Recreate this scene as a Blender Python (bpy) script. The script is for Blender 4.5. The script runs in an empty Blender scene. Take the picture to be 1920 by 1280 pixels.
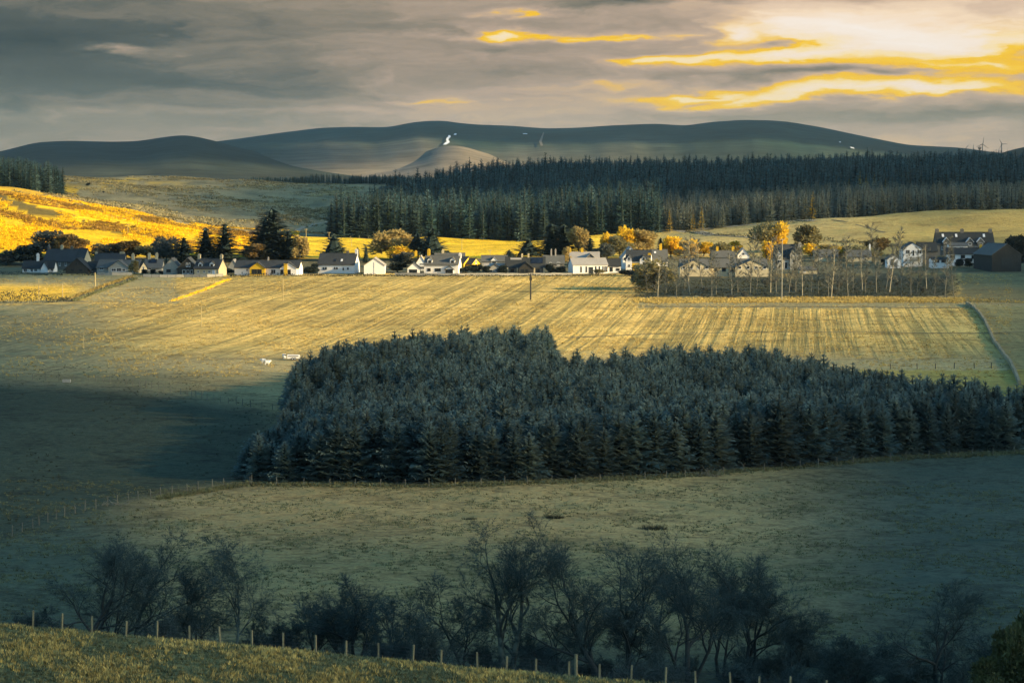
import bpy, math, random
import numpy as np
from mathutils import Vector, Matrix

# ---------------------------------------------------------------- camera, sky, sun, exposure
SC = bpy.context.scene
COL = SC.collection
F = 5000.0                      # focal length in photograph pixels (1920 wide)
TH = math.atan((640 - 330) / F) # the lens looks slightly down; eye level is at row 330
EXPO = 1.15
SUN_EL, SUN_AZ = 16.0, 108.0    # degrees; azimuth clockwise from the view direction
SUN_STRENGTH = 5.0
SUN_COLOR = (1.0, 0.78, 0.42)
SKY_STRENGTH = 0.132

cam = bpy.data.cameras.new('camera')
cam.sensor_width = 36.0
cam.lens = F / 1920 * 36.0
cam.clip_start = 1.0
cam.clip_end = 40000.0
camo = bpy.data.objects.new('camera', cam)
COL.objects.link(camo)
camo.location = (0, 0, 0)
camo.rotation_euler = (math.pi / 2 - TH, 0, 0)
SC.camera = camo
SC.view_settings.view_transform = 'Standard'
SC.view_settings.look = 'None'
SC.view_settings.exposure = EXPO
SC.view_settings.gamma = 1.0
SC.view_settings.use_curve_mapping = False
SC.cycles.max_bounces = 5
SC.cycles.diffuse_bounces = 2
SC.cycles.glossy_bounces = 2
SC.cycles.transmission_bounces = 2
SC.cycles.volume_bounces = 0
SC.cycles.transparent_max_bounces = 10
SC.cycles.use_denoising = True
SC.cycles.use_adaptive_sampling = True
SC.cycles.adaptive_threshold = 0.02

SUN_DIR = Vector((math.cos(math.radians(SUN_EL)) * math.sin(math.radians(SUN_AZ)),
                  math.cos(math.radians(SUN_EL)) * math.cos(math.radians(SUN_AZ)),
                  math.sin(math.radians(SUN_EL))))


class NT:
    """small helper round a node tree"""
    def __init__(self, tree):
        self.t = tree
        self.n = tree.nodes
        self.l = tree.links

    def node(self, kind, **kw):
        nd = self.n.new(kind)
        for k, v in kw.items():
            setattr(nd, k, v)
        return nd

    def put(self, sock, v):
        if v is None:
            return
        if hasattr(v, 'is_output'):
            self.l.new(v, sock)
        else:
            sock.default_value = v

    def math(self, op, a, b=None, c=None, clamp=False):
        nd = self.node('ShaderNodeMath', operation=op, use_clamp=clamp)
        for i, v in enumerate((a, b, c)):
            self.put(nd.inputs[i], v)
        return nd.outputs[0]

    def vec(self, x, y, z=0.0):
        nd = self.node('ShaderNodeCombineXYZ')
        for i, v in enumerate((x, y, z)):
            self.put(nd.inputs[i], v)
        return nd.outputs[0]

    def noise(self, vec, scale, detail=3.0, rough=0.55, dist=0.0):
        nd = self.node('ShaderNodeTexNoise')
        self.put(nd.inputs['Vector'], vec)
        nd.inputs['Scale'].default_value = scale
        nd.inputs['Detail'].default_value = detail
        nd.inputs['Roughness'].default_value = rough
        nd.inputs['Distortion'].default_value = dist
        return nd.outputs[0]

    def ramp(self, fac, stops, interp='LINEAR'):
        nd = self.node('ShaderNodeValToRGB')
        cr = nd.color_ramp
        cr.interpolation = interp
        while len(cr.elements) < len(stops):
            cr.elements.new(0.5)
        for e, (p, c) in zip(cr.elements, stops):
            e.position = p
            e.color = c if len(c) == 4 else (c[0], c[1], c[2], 1.0)
        self.put(nd.inputs[0], fac)
        return nd.outputs[0]

    def mix(self, fac, a, b, blend='MIX'):
        nd = self.node('ShaderNodeMix', data_type='RGBA', blend_type=blend)
        self.put(nd.inputs[0], fac)
        self.put(nd.inputs[6], a if hasattr(a, 'is_output') or len(a) == 4 else (*a, 1))
        self.put(nd.inputs[7], b if hasattr(b, 'is_output') or len(b) == 4 else (*b, 1))
        return nd.outputs[2]

    def maprange(self, v, a, b, c=0.0, d=1.0, interp='SMOOTHSTEP'):
        nd = self.node('ShaderNodeMapRange', interpolation_type=interp)
        self.put(nd.inputs[0], v)
        for i, x in enumerate((a, b, c, d)):
            nd.inputs[i + 1].default_value = x
        return nd.outputs[0]


def lin(r, g, b):
    """sRGB 0..255 to linear"""
    f = lambda c: (c / 255 / 12.92) if c <= 10 else (((c / 255) + 0.055) / 1.055) ** 2.4
    return (f(r), f(g), f(b), 1.0)


def build_world():
    w = bpy.data.worlds.new('World')
    SC.world = w
    w.use_nodes = True
    t = NT(w.node_tree)
    t.n.clear()
    out = t.node('ShaderNodeOutputWorld')
    sky = t.node('ShaderNodeTexSky', sky_type='NISHITA')
    sky.sun_disc = False
    sky.sun_elevation = math.radians(SUN_EL)
    sky.sun_rotation = math.radians(SUN_AZ)
    sky.altitude = 250
    sky.air_density = 1.0
    sky.dust_density = 0.6
    sky.ozone_density = 3.0
    bg1 = t.node('ShaderNodeBackground')
    t.l.new(t.mix(1.0, sky.outputs[0], (0.68, 0.98, 0.95, 1), 'MULTIPLY'), bg1.inputs[0])   # the photograph's light is toned teal
    bg1.inputs[1].default_value = SKY_STRENGTH
    tc = t.node('ShaderNodeTexCoord')
    sep = t.node('ShaderNodeSeparateXYZ')
    t.l.new(tc.outputs['Generated'], sep.inputs[0])
    x, y, z = sep.outputs
    az = t.math('ARCTAN2', x, y)
    hor = t.math('SQRT', t.math('ADD', t.math('MULTIPLY', x, x), t.math('MULTIPLY', y, y)))
    el = t.math('ARCTAN2', z, hor)
    A = t.math('MULTIPLY', az, 5.0)        # thousands of pixels from the view axis
    E = t.math('MULTIPLY', el, 5.0)        # thousands of pixels above eye level
    # wind-drawn streaks: the noise is stretched sideways
    def nz(base_a, base_e, ka, ke, seed, detail=5, rough=0.58, dist=0.0):
        return t.math('SUBTRACT', t.noise(t.vec(t.math('MULTIPLY', base_a, ka), t.math('MULTIPLY', base_e, ke), seed), 1.0, detail, rough, dist), 0.5)
    warp = nz(A, E, 2.4, 9.0, 1.7)
    warp2 = nz(A, E, 3.4, 13.0, 7.3)
    Aw = t.math('ADD', A, t.math('MULTIPLY', warp2, 0.70))
    Ew = t.math('ADD', E, t.math('MULTIPLY', warp, 0.085))
    Ew = t.math('ADD', Ew, t.math('MULTIPLY', nz(A, E, 11.0, 40.0, 4.4, 4), 0.022))
    Ew = t.math('SUBTRACT', Ew, t.math('MULTIPLY', A, 0.012))
    streak = nz(Aw, Ew, 1.6, 15.0, 3.1, 6, 0.60)
    broad = nz(Aw, Ew, 1.1, 6.5, 9.4, 3, 0.5)
    fine = nz(Aw, Ew, 6.0, 42.0, 5.5, 6, 0.62)
    billow = nz(Aw, Ew, 9.0, 24.0, 2.5, 6, 0.6, 0.4)
    f = t.math('ADD', 0.425, t.math('MULTIPLY', streak, 0.40))
    f = t.math('ADD', f, t.math('MULTIPLY', broad, 0.22))
    f = t.math('ADD', f, t.math('MULTIPLY', fine, 0.20))
    f = t.math('ADD', f, t.math('MULTIPLY', billow, 0.16))
    # the cloud is thicker to the left and opens towards the low sun on the right
    f = t.math('ADD', f, t.maprange(A, -1.1, 1.2, -0.11, 0.09, 'LINEAR'))
    f = t.math('ADD', f, t.maprange(E, 0.0, 0.17, 0.05, 0.0, 'LINEAR'))
    banks = [  # centre column, centre row, half width, half height, brightness
        (1700, 105, 300, 28, 0.38), (1570, 60, 200, 28, 0.33), (1400, 122, 190, 15, 0.26), (1840, 72, 210, 26, 0.20), (1840, 146, 220, 14, 0.18), (1340, 76, 80, 14, 0.22), (1650, 22, 300, 18, 0.13),
        (1500, 186, 280, 15, 0.24), (1790, 190, 260, 17, 0.25), (1300, 178, 70, 8, 0.13), (1260, 120, 50, 9, 0.14),
        (940, 60, 125, 11, 0.36), (1130, 70, 75, 7, 0.24), (930, 27, 80, 6, 0.14),
        (275, 92, 75, 8, 0.26), (520, 205, 420, 8, 0.07), (790, 188, 110, 5, 0.13), (1130, 158, 120, 8, 0.11),
        (60, 80, 300, 50, -0.20), (300, 130, 350, 50, -0.09), (1000, 165, 320, 55, 0.07), (500, 40, 380, 30, -0.09), (400, 150, 420, 22, -0.06), (1180, 8, 180, 13, -0.26),
        (1520, 154, 200, 7, -0.20), (900, 130, 350, 22, -0.04), (1700, 232, 320, 13, -0.12), (1360, 190, 40, 5, -0.12),
        (1440, 94, 60, 7, -0.16), (1620, 206, 500, 5, -0.04),
    ]
    for (uc, vc, su, sv, amp) in banks:
        gx = t.math('DIVIDE', t.math('SUBTRACT', Aw, (uc - 960) / 1000), su / 1000)
        gy = t.math('DIVIDE', t.math('SUBTRACT', Ew, (330 - vc) / 1000), sv / 1000)
        q = t.math('ADD', t.math('MULTIPLY', gx, gx), t.math('MULTIPLY', gy, gy))
        g = t.math('EXPONENT', t.math('MULTIPLY', q, -1.0))
        f = t.math('MULTIPLY_ADD', g, amp, f)
    col = t.ramp(f, [(0.0, lin(44, 57, 60)), (0.22, lin(82, 88, 84)), (0.36, lin(138, 128, 112)), (0.49, lin(186, 163, 142)), (0.565, lin(212, 180, 142)),
                     (0.625, lin(252, 197, 24)), (0.68, lin(255, 206, 42)), (0.74, lin(255, 228, 168)), (0.84, lin(252, 234, 214)), (1.0, lin(255, 248, 242))])
    # higher up the lit cloud is pink-white rather than yellow
    col2 = t.ramp(f, [(0.0, lin(44, 57, 60)), (0.22, lin(82, 88, 84)), (0.36, lin(138, 128, 112)), (0.49, lin(186, 163, 142)), (0.60, lin(222, 194, 168)), (0.72, lin(250, 222, 190)), (0.84, lin(254, 238, 222)), (1.0, lin(255, 248, 242))])
    hi = t.math('MULTIPLY', t.maprange(t.math('ADD', Ew, t.math('MULTIPLY', fine, 0.08)), 0.225, 0.285), t.maprange(A, 0.15, 0.5))
    col = t.mix(hi, col, col2)
    bg2 = t.node('ShaderNodeBackground')
    t.l.new(col, bg2.inputs[0])
    bg2.inputs[1].default_value = 2.0 ** (-EXPO)
    # overhead the cloud sheet breaks up and the blue shows between the clouds
    gaps = t.noise(t.vec(t.math('MULTIPLY', az, 3.0), t.math('MULTIPLY', el, 6.0), 2.0), 1.0, 4, 0.5)
    cover = t.math('ADD', t.maprange(el, 0.075, 0.24, 1.0, 0.0), t.math('MULTIPLY', t.maprange(el, 0.075, 0.24, 0.0, 1.0), t.maprange(gaps, 0.52, 0.72, 0.0, 0.35)), clamp=True)
    ms = t.node('ShaderNodeMixShader')
    t.l.new(cover, ms.inputs[0])
    t.l.new(bg1.outputs[0], ms.inputs[1])
    t.l.new(bg2.outputs[0], ms.inputs[2])
    t.l.new(ms.outputs[0], out.inputs[0])


build_world()
sun = bpy.data.lights.new('sun', 'SUN')
sun.energy = SUN_STRENGTH
sun.angle = math.radians(0.53)
sun.color = SUN_COLOR
suno = bpy.data.objects.new('sun', sun)
COL.objects.link(suno)
suno.rotation_euler = SUN_DIR.to_track_quat('Z', 'Y').to_euler()
suno.location = SUN_DIR * 500

# ---------------------------------------------------------------- helpers
rnd = random.Random(11)
TT = math.tan(TH)


def slope_of(v):
    k = (640 - v) / F
    return (k - TT) / (1 + k * TT)


def P(u, v, D):
    """world point seen at photograph pixel (u, v) at forward distance D"""
    t = slope_of(v)
    depth = D * math.cos(TH) * (1 - t * TT)
    return Vector(((u - 960) / F * depth, D, t * D))


def tag(o, label=None, cat=None, group=None, kind=None):
    if label: o['label'] = label
    if cat: o['category'] = cat
    if group: o['group'] = group
    if kind: o['kind'] = kind
    return o


def empty(name, loc, rz=0.0, s=1.0):
    o = bpy.data.objects.new(name, None)
    o.empty_display_size = 0.3
    COL.objects.link(o)
    o.location = loc
    o.rotation_euler = (0, 0, rz)
    o.scale = (s, s, s) if not isinstance(s, (tuple, list)) else s
    return o


def link(name, mesh, parent=None):
    o = bpy.data.objects.new(name, mesh)
    COL.objects.link(o)
    if parent is not None:
        o.parent = parent
    return o


class MB:
    """collects faces; build() links them as one mesh object"""
    def __init__(self):
        self.v = []
        self.f = []
        self.m = []

    def quad(self, a, b, c, d, m=0):
        i = len(self.v)
        self.v += [tuple(a), tuple(b), tuple(c), tuple(d)]
        self.f.append((i, i + 1, i + 2, i + 3))
        self.m.append(m)

    def tri(self, a, b, c, m=0):
        i = len(self.v)
        self.v += [tuple(a), tuple(b), tuple(c)]
        self.f.append((i, i + 1, i + 2))
        self.m.append(m)

    def prism(self, poly, axis_vec, m=0):
        """poly: list of 3-D points (planar), extruded along axis_vec"""
        n = len(poly)
        i = len(self.v)
        self.v += [tuple(p) for p in poly] + [(p[0] + axis_vec[0], p[1] + axis_vec[1], p[2] + axis_vec[2]) for p in poly]
        self.f.append(tuple(range(i + n - 1, i - 1, -1)))
        self.f.append(tuple(range(i + n, i + 2 * n)))
        for k in range(n):
            a, b = i + k, i + (k + 1) % n
            self.f.append((a, b, b + n, a + n))
        self.m += [m] * (n + 2)

    def box(self, x0, x1, y0, y1, z0, z1, m=0):
        self.prism([(x0, y0, z0), (x1, y0, z0), (x1, y1, z0), (x0, y1, z0)], (0, 0, z1 - z0), m)

    def tube(self, pts, rad, sides=6, m=0, cap=True):
        i0 = len(self.v)
        n = len(pts)
        up = Vector((0.31, 0.17, 0.93))
        for k in range(n):
            a = Vector(pts[max(k - 1, 0)])
            b = Vector(pts[min(k + 1, n - 1)])
            d = (b - a)
            if d.length < 1e-6: d = Vector((0, 0, 1))
            d.normalize()
            s = d.cross(up)
            if s.length < 0.05: s = d.cross(Vector((1, 0, 0)))
            s.normalize()
            w = d.cross(s)
            for j in range(sides):
                an = 2 * math.pi * j / sides
                q = Vector(pts[k]) + (s * math.cos(an) + w * math.sin(an)) * rad[k]
                self.v.append((q.x, q.y, q.z))
        for k in range(n - 1):
            for j in range(sides):
                a = i0 + k * sides + j
                b = i0 + k * sides + (j + 1) % sides
                self.f.append((a, b, b + sides, a + sides))
                self.m.append(m)
        if cap:
            self.f.append(tuple(i0 + (n - 1) * sides + j for j in range(sides)))
            self.f.append(tuple(i0 + j for j in reversed(range(sides))))
            self.m += [m, m]

    def mesh(self, name, mats, smooth=False):
        me = bpy.data.meshes.new(name)
        me.from_pydata(self.v, [], self.f)
        for mt in (mats if isinstance(mats, (list, tuple)) else [mats]):
            me.materials.append(mt)
        if any(self.m):
            me.polygons.foreach_set('material_index', self.m)
        if smooth:
            me.polygons.foreach_set('use_smooth', [True] * len(me.polygons))
        me.update()
        return me

    def build(self, name, mats, parent=None, smooth=False):
        return link(name, self.mesh(name, mats, smooth), parent)


# ---------------------------------------------------------------- materials
def principled(t, base, rough=0.9, normal=None, spec=0.2):
    out = t.node('ShaderNodeOutputMaterial')
    b = t.node('ShaderNodeBsdfPrincipled')
    t.put(b.inputs['Base Color'], base if hasattr(base, 'is_output') else (*base[:3], 1))
    t.put(b.inputs['Roughness'], rough)
    b.inputs['Specular IOR Level'].default_value = spec
    if normal is not None:
        t.l.new(normal, b.inputs['Normal'])
    t.l.new(b.outputs[0], out.inputs[0])
    return b


MATS = {}


def mat(name, c, var=0.25, scale=1.0, rough=0.9, bump=0.0, rand=0.0, spec=0.15, c2=None, bdist=0.1):
    """colour with two scales of noise, optional bump and a per-object shift"""
    if name in MATS:
        return MATS[name]
    m = bpy.data.materials.new(name)
    m.use_nodes = True
    t = NT(m.node_tree)
    t.n.clear()
    geo = t.node('ShaderNodeNewGeometry')
    pos = geo.outputs['Position']
    n1 = t.noise(pos, scale, 4, 0.6)
    n2 = t.noise(pos, scale * 0.17, 3, 0.5)
    nn = t.math('ADD', t.math('MULTIPLY', n1, 0.6), t.math('MULTIPLY', n2, 0.4))
    k = t.maprange(nn, 0.3, 0.7, 1 - var, 1 + var, 'LINEAR')
    if rand > 0:
        oi = t.node('ShaderNodeObjectInfo')
        k = t.math('MULTIPLY', k, t.maprange(oi.outputs['Random'], 0, 1, 1 - rand, 1 + rand, 'LINEAR'))
    base = (*c[:3], 1)
    if c2 is not None:
        fac = t.maprange(n1, 0.4, 0.62)
        base = t.mix(fac, base, (*c2[:3], 1))
    cc = t.mix(1.0, base, t.vec(k, k, k), 'MULTIPLY')
    nrm = None
    if bump > 0:
        bp = t.node('ShaderNodeBump')
        bp.inputs['Strength'].default_value = bump
        bp.inputs['Distance'].default_value = bdist
        t.l.new(n1, bp.inputs['Height'])
        nrm = bp.outputs[0]
    principled(t, cc, rough, nrm, spec)
    MATS[name] = m
    return m


def leaf_mat(name, c, rand=0.3, var=0.3, scale=0.8, tint=None, transl=0.0):
    """foliage: colour shifts from tree to tree and from clump to clump"""
    m = bpy.data.materials.new(name)
    m.use_nodes = True
    t = NT(m.node_tree)
    t.n.clear()
    geo = t.node('ShaderNodeNewGeometry')
    oi = t.node('ShaderNodeObjectInfo')
    n1 = t.noise(geo.outputs['Position'], scale, 3, 0.6)
    k = t.math('MULTIPLY', t.maprange(n1, 0.3, 0.7, 1 - var, 1 + var, 'LINEAR'),
               t.maprange(oi.outputs['Random'], 0, 1, 1 - rand, 1 + rand, 'LINEAR'))
    base = (*c, 1)
    if tint is not None:
        r2 = t.math('FRACT', t.math('MULTIPLY', oi.outputs['Random'], 7.31))
        base = t.mix(t.maprange(r2, 0.3, 1.0, 0, 1), base, (*tint, 1))
    cc = t.mix(1.0, base, t.vec(k, k, k), 'MULTIPLY')
    b = principled(t, cc, 0.75, None, 0.12)
    if transl > 0:
        out = [n for n in t.n if n.bl_idname == 'ShaderNodeOutputMaterial'][0]
        tr = t.node('ShaderNodeBsdfTranslucent')
        t.l.new(cc, tr.inputs[0])
        ms = t.node('ShaderNodeMixShader')
        ms.inputs[0].default_value = transl
        t.l.new(b.outputs[0], ms.inputs[1])
        t.l.new(tr.outputs[0], ms.inputs[2])
        t.l.new(ms.outputs[0], out.inputs[0])
    MATS[name] = m
    return m


def ground_material():
    m = bpy.data.materials.new('ground_grass')
    m.use_nodes = True
    t = NT(m.node_tree)
    t.n.clear()
    at = t.node('ShaderNodeAttribute', attribute_name='field')
    geo = t.node('ShaderNodeNewGeometry')
    pos = geo.outputs['Position']
    sp = t.node('ShaderNodeSeparateXYZ')
    t.l.new(pos, sp.inputs[0])
    x, y, z = sp.outputs
    # stubble rows run away from the camera, slightly to the right
    across = t.math('SUBTRACT', t.math('MULTIPLY', x, 0.994), t.math('MULTIPLY', y, 0.107))
    along = t.math('ADD', t.math('MULTIPLY', x, 0.107), t.math('MULTIPLY', y, 0.994))
    rows = t.noise(t.vec(t.math('MULTIPLY', across, 0.62), t.math('MULTIPLY', along, 0.006), 0.0), 1.0, 4, 0.65)
    rows2 = t.noise(t.vec(t.math('MULTIPLY', across, 0.14), t.math('MULTIPLY', along, 0.004), 4.0), 1.0, 2, 0.5)
    r = t.math('ADD', t.math('MULTIPLY', rows, 0.65), t.math('MULTIPLY', rows2, 0.35))
    rowk = t.maprange(r, 0.40, 0.60, 0.0, 1.0)
    n1 = t.noise(pos, 0.022, 3, 0.55)
    n2 = t.noise(pos, 0.11, 4, 0.6, 0.3)
    n3 = t.noise(pos, 0.75, 4, 0.65)
    n4 = t.noise(pos, 3.2, 3, 0.6)
    k = t.maprange(n1, 0.3, 0.7, 0.80, 1.20, 'LINEAR')
    k = t.math('MULTIPLY', k, t.maprange(n2, 0.3, 0.7, 0.62, 1.38, 'LINEAR'))
    k = t.math('MULTIPLY', k, t.maprange(n3, 0.3, 0.7, 0.52, 1.48, 'LINEAR'))
    k = t.math('MULTIPLY', k, t.maprange(n4, 0.3, 0.7, 0.72, 1.28, 'LINEAR'))
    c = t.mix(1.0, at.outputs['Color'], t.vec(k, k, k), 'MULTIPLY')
    # greener grass where the straw is thin
    green = t.mix(1.0, at.outputs['Color'], (0.40, 0.56, 0.62, 1), 'MULTIPLY')
    at2 = t.node('ShaderNodeAttribute', attribute_name='lush')
    thin = t.maprange(t.math('ADD', t.math('MULTIPLY', n2, 0.6), t.math('MULTIPLY', n3, 0.4)), 0.50, 0.66, 0.0, 0.85)
    thin = t.math('MULTIPLY', thin, at2.outputs['Fac'])
    c = t.mix(thin, c, green)
    srow = t.math('MULTIPLY', at.outputs['Alpha'], t.math('SUBTRACT', 1.0, rowk))
    c = t.mix(t.math('MULTIPLY', srow, 0.80), c, t.mix(1.0, c, (0.40, 0.46, 0.50, 1), 'MULTIPLY'))
    bp = t.node('ShaderNodeBump')
    bp.inputs['Strength'].default_value = 0.9
    bp.inputs['Distance'].default_value = 0.35
    hh = t.math('ADD', t.math('MULTIPLY', n3, 1.0), t.math('MULTIPLY', n4, 0.3))
    hh = t.math('ADD', hh, t.math('MULTIPLY', n2, 1.6))
    hh = t.math('ADD', hh, t.math('MULTIPLY', t.math('MULTIPLY', at.outputs['Alpha'], rowk), 0.5))
    t.l.new(hh, bp.inputs['Height'])
    principled(t, c, 0.95, bp.outputs[0], 0.08)
    return m


def hill_material():
    m = bpy.data.materials.new('hill_heather')
    m.use_nodes = True
    t = NT(m.node_tree)
    t.n.clear()
    at = t.node('ShaderNodeAttribute', attribute_name='field')
    geo = t.node('ShaderNodeNewGeometry')
    pos = geo.outputs['Position']
    mp = t.node('ShaderNodeMapping'); mp.inputs['Scale'].default_value = (1.0, 0.30, 2.2)
    t.l.new(pos, mp.inputs[0])
    n1 = t.noise(mp.outputs[0], 0.0030, 5, 0.6, 0.6)
    n2 = t.noise(pos, 0.012, 5, 0.65)
    k = t.math('MULTIPLY', t.maprange(n1, 0.3, 0.7, 0.72, 1.28, 'LINEAR'), t.maprange(n2, 0.3, 0.7, 0.62, 1.38, 'LINEAR'))
    c = t.mix(1.0, at.outputs['Color'], t.vec(k, k, k), 'MULTIPLY')
    bp = t.node('ShaderNodeBump')
    bp.inputs['Strength'].default_value = 0.35
    bp.inputs['Distance'].default_value = 5.0
    t.l.new(t.math('ADD', n2, t.math('MULTIPLY', n1, 1.5)), bp.inputs['Height'])
    principled(t, c, 0.95, bp.outputs[0], 0.05)
    return m


M_GROUND = ground_material()
M_HILL = hill_material()
M_SPRUCE = leaf_mat('spruce_needles', (0.128, 0.178, 0.156), 0.34, 0.30, 0.6, (0.172, 0.212, 0.172), 0.35)
M_FOREST = leaf_mat('forest_needles', (0.062, 0.116, 0.108), 0.45, 0.25, 0.3, (0.100, 0.152, 0.136), 0.25)
M_LARCH = leaf_mat('larch_twigs', (0.20, 0.215, 0.165), 0.35, 0.25, 0.3, (0.25, 0.235, 0.15), 0.3)
M_INNER = mat('crown_core_dark', (0.022, 0.034, 0.030), 0.3, 1.5, 0.95)  # plain dark fill for the heart of the crowns
M_LARCHGOLD = leaf_mat('larch_gold', (0.50, 0.33, 0.04), 0.2, 0.25, 0.4, None, 0.4)
M_VCONIFER = leaf_mat('garden_conifer_needles', (0.040, 0.058, 0.050), 0.3, 0.3, 0.7)
M_GOLDLEAF = leaf_mat('golden_twigs', (0.78, 0.53, 0.045), 0.2, 0.3, 0.6, None, 0.5)
M_PALELEAF = leaf_mat('straw_twigs', (0.56, 0.42, 0.16), 0.2, 0.3, 0.6, None, 0.5)
M_OLIVELEAF = leaf_mat('olive_twigs', (0.30, 0.26, 0.12), 0.25, 0.3, 0.6, None, 0.5)
M_GREYLEAF = leaf_mat('grey_twigs', (0.12, 0.125, 0.10), 0.25, 0.3, 0.6, None, 0.4)
M_DARKLEAF = leaf_mat('dark_hedge_leaves', (0.030, 0.040, 0.034), 0.25, 0.3, 0.8)
M_BROWNLEAF = leaf_mat('brown_twigs', (0.26, 0.17, 0.06), 0.25, 0.3, 0.6, None, 0.4)
M_TRUNK = mat('bark_dark', (0.052, 0.052, 0.044), 0.35, 2.0, 0.95, 0.4)
M_TWIG = mat('twigs_dark', (0.066, 0.086, 0.074), 0.30, 1.0, 0.95)
M_LICHEN = mat('bark_lichen', (0.060, 0.062, 0.048), 0.4, 1.2, 0.95, 0.5, c2=(0.16, 0.155, 0.11))
M_BIRCH = mat('bark_pale', (0.46, 0.39, 0.26), 0.35, 1.5, 0.9)
M_BIRCHGREY = mat('bark_grey_young', (0.17, 0.155, 0.115), 0.35, 1.5, 0.9)
M_BIRCHTWIG = mat('twigs_pale', (0.135, 0.135, 0.108), 0.3, 0.5, 0.95)
M_STRAW = mat('straw_tufts', (0.46, 0.33, 0.10), 0.35, 0.6, 0.95, rand=0.4)
M_DULLTUFT = mat('dull_tufts', (0.14, 0.14, 0.066), 0.35, 0.6, 0.95, rand=0.4)
M_GOLDTUFT = mat('golden_bracken', (0.86, 0.50, 0.012), 0.3, 0.3, 0.95, rand=0.4)
M_MOORTUFT = mat('moor_tufts', (0.27, 0.225, 0.11), 0.6, 0.02, 0.95, rand=0.5)
M_RUSH = mat('dark_rushes', (0.055, 0.058, 0.035), 0.3, 0.6, 0.95, rand=0.4)
M_SLATE = mat('roof_slate', (0.055, 0.056, 0.054), 0.22, 1.6, 0.75, 0.3)
M_SLATE2 = mat('roof_tile_dark', (0.040, 0.041, 0.038), 0.22, 1.6, 0.8, 0.3)
M_PALEROOF = mat('roof_pale_sheet', (0.36, 0.32, 0.27), 0.15, 1.5, 0.7)
M_GREYROOF = mat('roof_grey_tile', (0.12, 0.115, 0.10), 0.2, 1.5, 0.8, 0.3)
M_WHITE = mat('wall_white_render', (0.86, 0.80, 0.72), 0.07, 0.8, 0.9)
M_CREAM = mat('wall_cream_render', (0.56, 0.46, 0.28), 0.10, 0.8, 0.9)
M_YELLOW = mat('yellow_paint_and_sunlit', (0.70, 0.42, 0.03), 0.08, 0.8, 0.9)  # yellow paint; on chimneys it is sunlight put into the colour
M_STONE = mat('wall_granite', (0.16, 0.145, 0.12), 0.3, 1.8, 0.95, 0.4)
M_GREYWALL = mat('wall_grey_harling', (0.36, 0.33, 0.27), 0.15, 1.2, 0.95)
M_TIMBER = mat('wall_dark_timber', (0.045, 0.042, 0.036), 0.3, 2.0, 0.9)
M_TRIM = mat('trim_white_paint', (0.78, 0.75, 0.70), 0.05, 1.0, 0.6)
M_DARKTRIM = mat('trim_dark_paint', (0.03, 0.035, 0.038), 0.1, 1.0, 0.6)
M_GLASS = mat('window_glass', (0.018, 0.022, 0.026), 0.3, 0.6, 0.12, spec=0.5)
M_SOLAR = mat('solar_glass', (0.012, 0.015, 0.022), 0.3, 0.6, 0.15, spec=0.5)
M_POLE = mat('pole_pale_wood', (0.42, 0.33, 0.16), 0.25, 2.0, 0.9)
M_POLEGREY = mat('pole_grey_wood', (0.40, 0.36, 0.27), 0.25, 2.0, 0.9)
M_POLEDARK = mat('pole_dark_wood', (0.05, 0.047, 0.042), 0.25, 2.0, 0.9)
M_POST = mat('fence_post_wood', (0.23, 0.20, 0.115), 0.3, 6.0, 0.95, 0.3)
M_POSTGREY = mat('fence_post_weathered', (0.15, 0.14, 0.105), 0.3, 6.0, 0.95, 0.3)
M_WIRE = mat('fence_wire', (0.10, 0.10, 0.10), 0.2, 2.0, 0.6)
M_FLEECE = mat('sheep_fleece', (0.78, 0.74, 0.66), 0.12, 6.0, 1.0, 0.4)
M_METAL = mat('pale_metal', (0.55, 0.55, 0.53), 0.1, 1.0, 0.5)
M_TYRE = mat('tyre_rubber', (0.02, 0.02, 0.02), 0.1, 3.0, 0.9)
M_SNOW = mat('snow', (0.85, 0.85, 0.85), 0.05, 0.01, 0.8)
M_TRACK = mat('track_gravel', (0.34, 0.29, 0.20), 0.25, 0.8, 0.95)
M_RUT = mat('rut_earth', (0.17, 0.14, 0.07), 0.3, 0.8)
M_ROADDARK = mat('lane_asphalt', (0.12, 0.11, 0.08), 0.25, 0.8, 0.9)
M_DRYSTONE = mat('drystone', (0.30, 0.25, 0.15), 0.35, 1.4, 0.95, 0.5)
M_SCREE = mat('scree', (0.20, 0.17, 0.13), 0.3, 0.02, 0.95)

# ---------------------------------------------------------------- terrain
UC = np.array([-1500, -300, 0, 200, 400, 600, 800, 1000, 1240, 1500, 1700, 1920, 2300, 3400], float)
crest = 1180 + 0.0813 * np.clip(UC, -300, 2300)


def rowv(vals):
    """14 row values -> z/D slopes"""
    return np.array([slope_of(v) for v in vals])


def same(v):
    return [v] * 14


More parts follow.
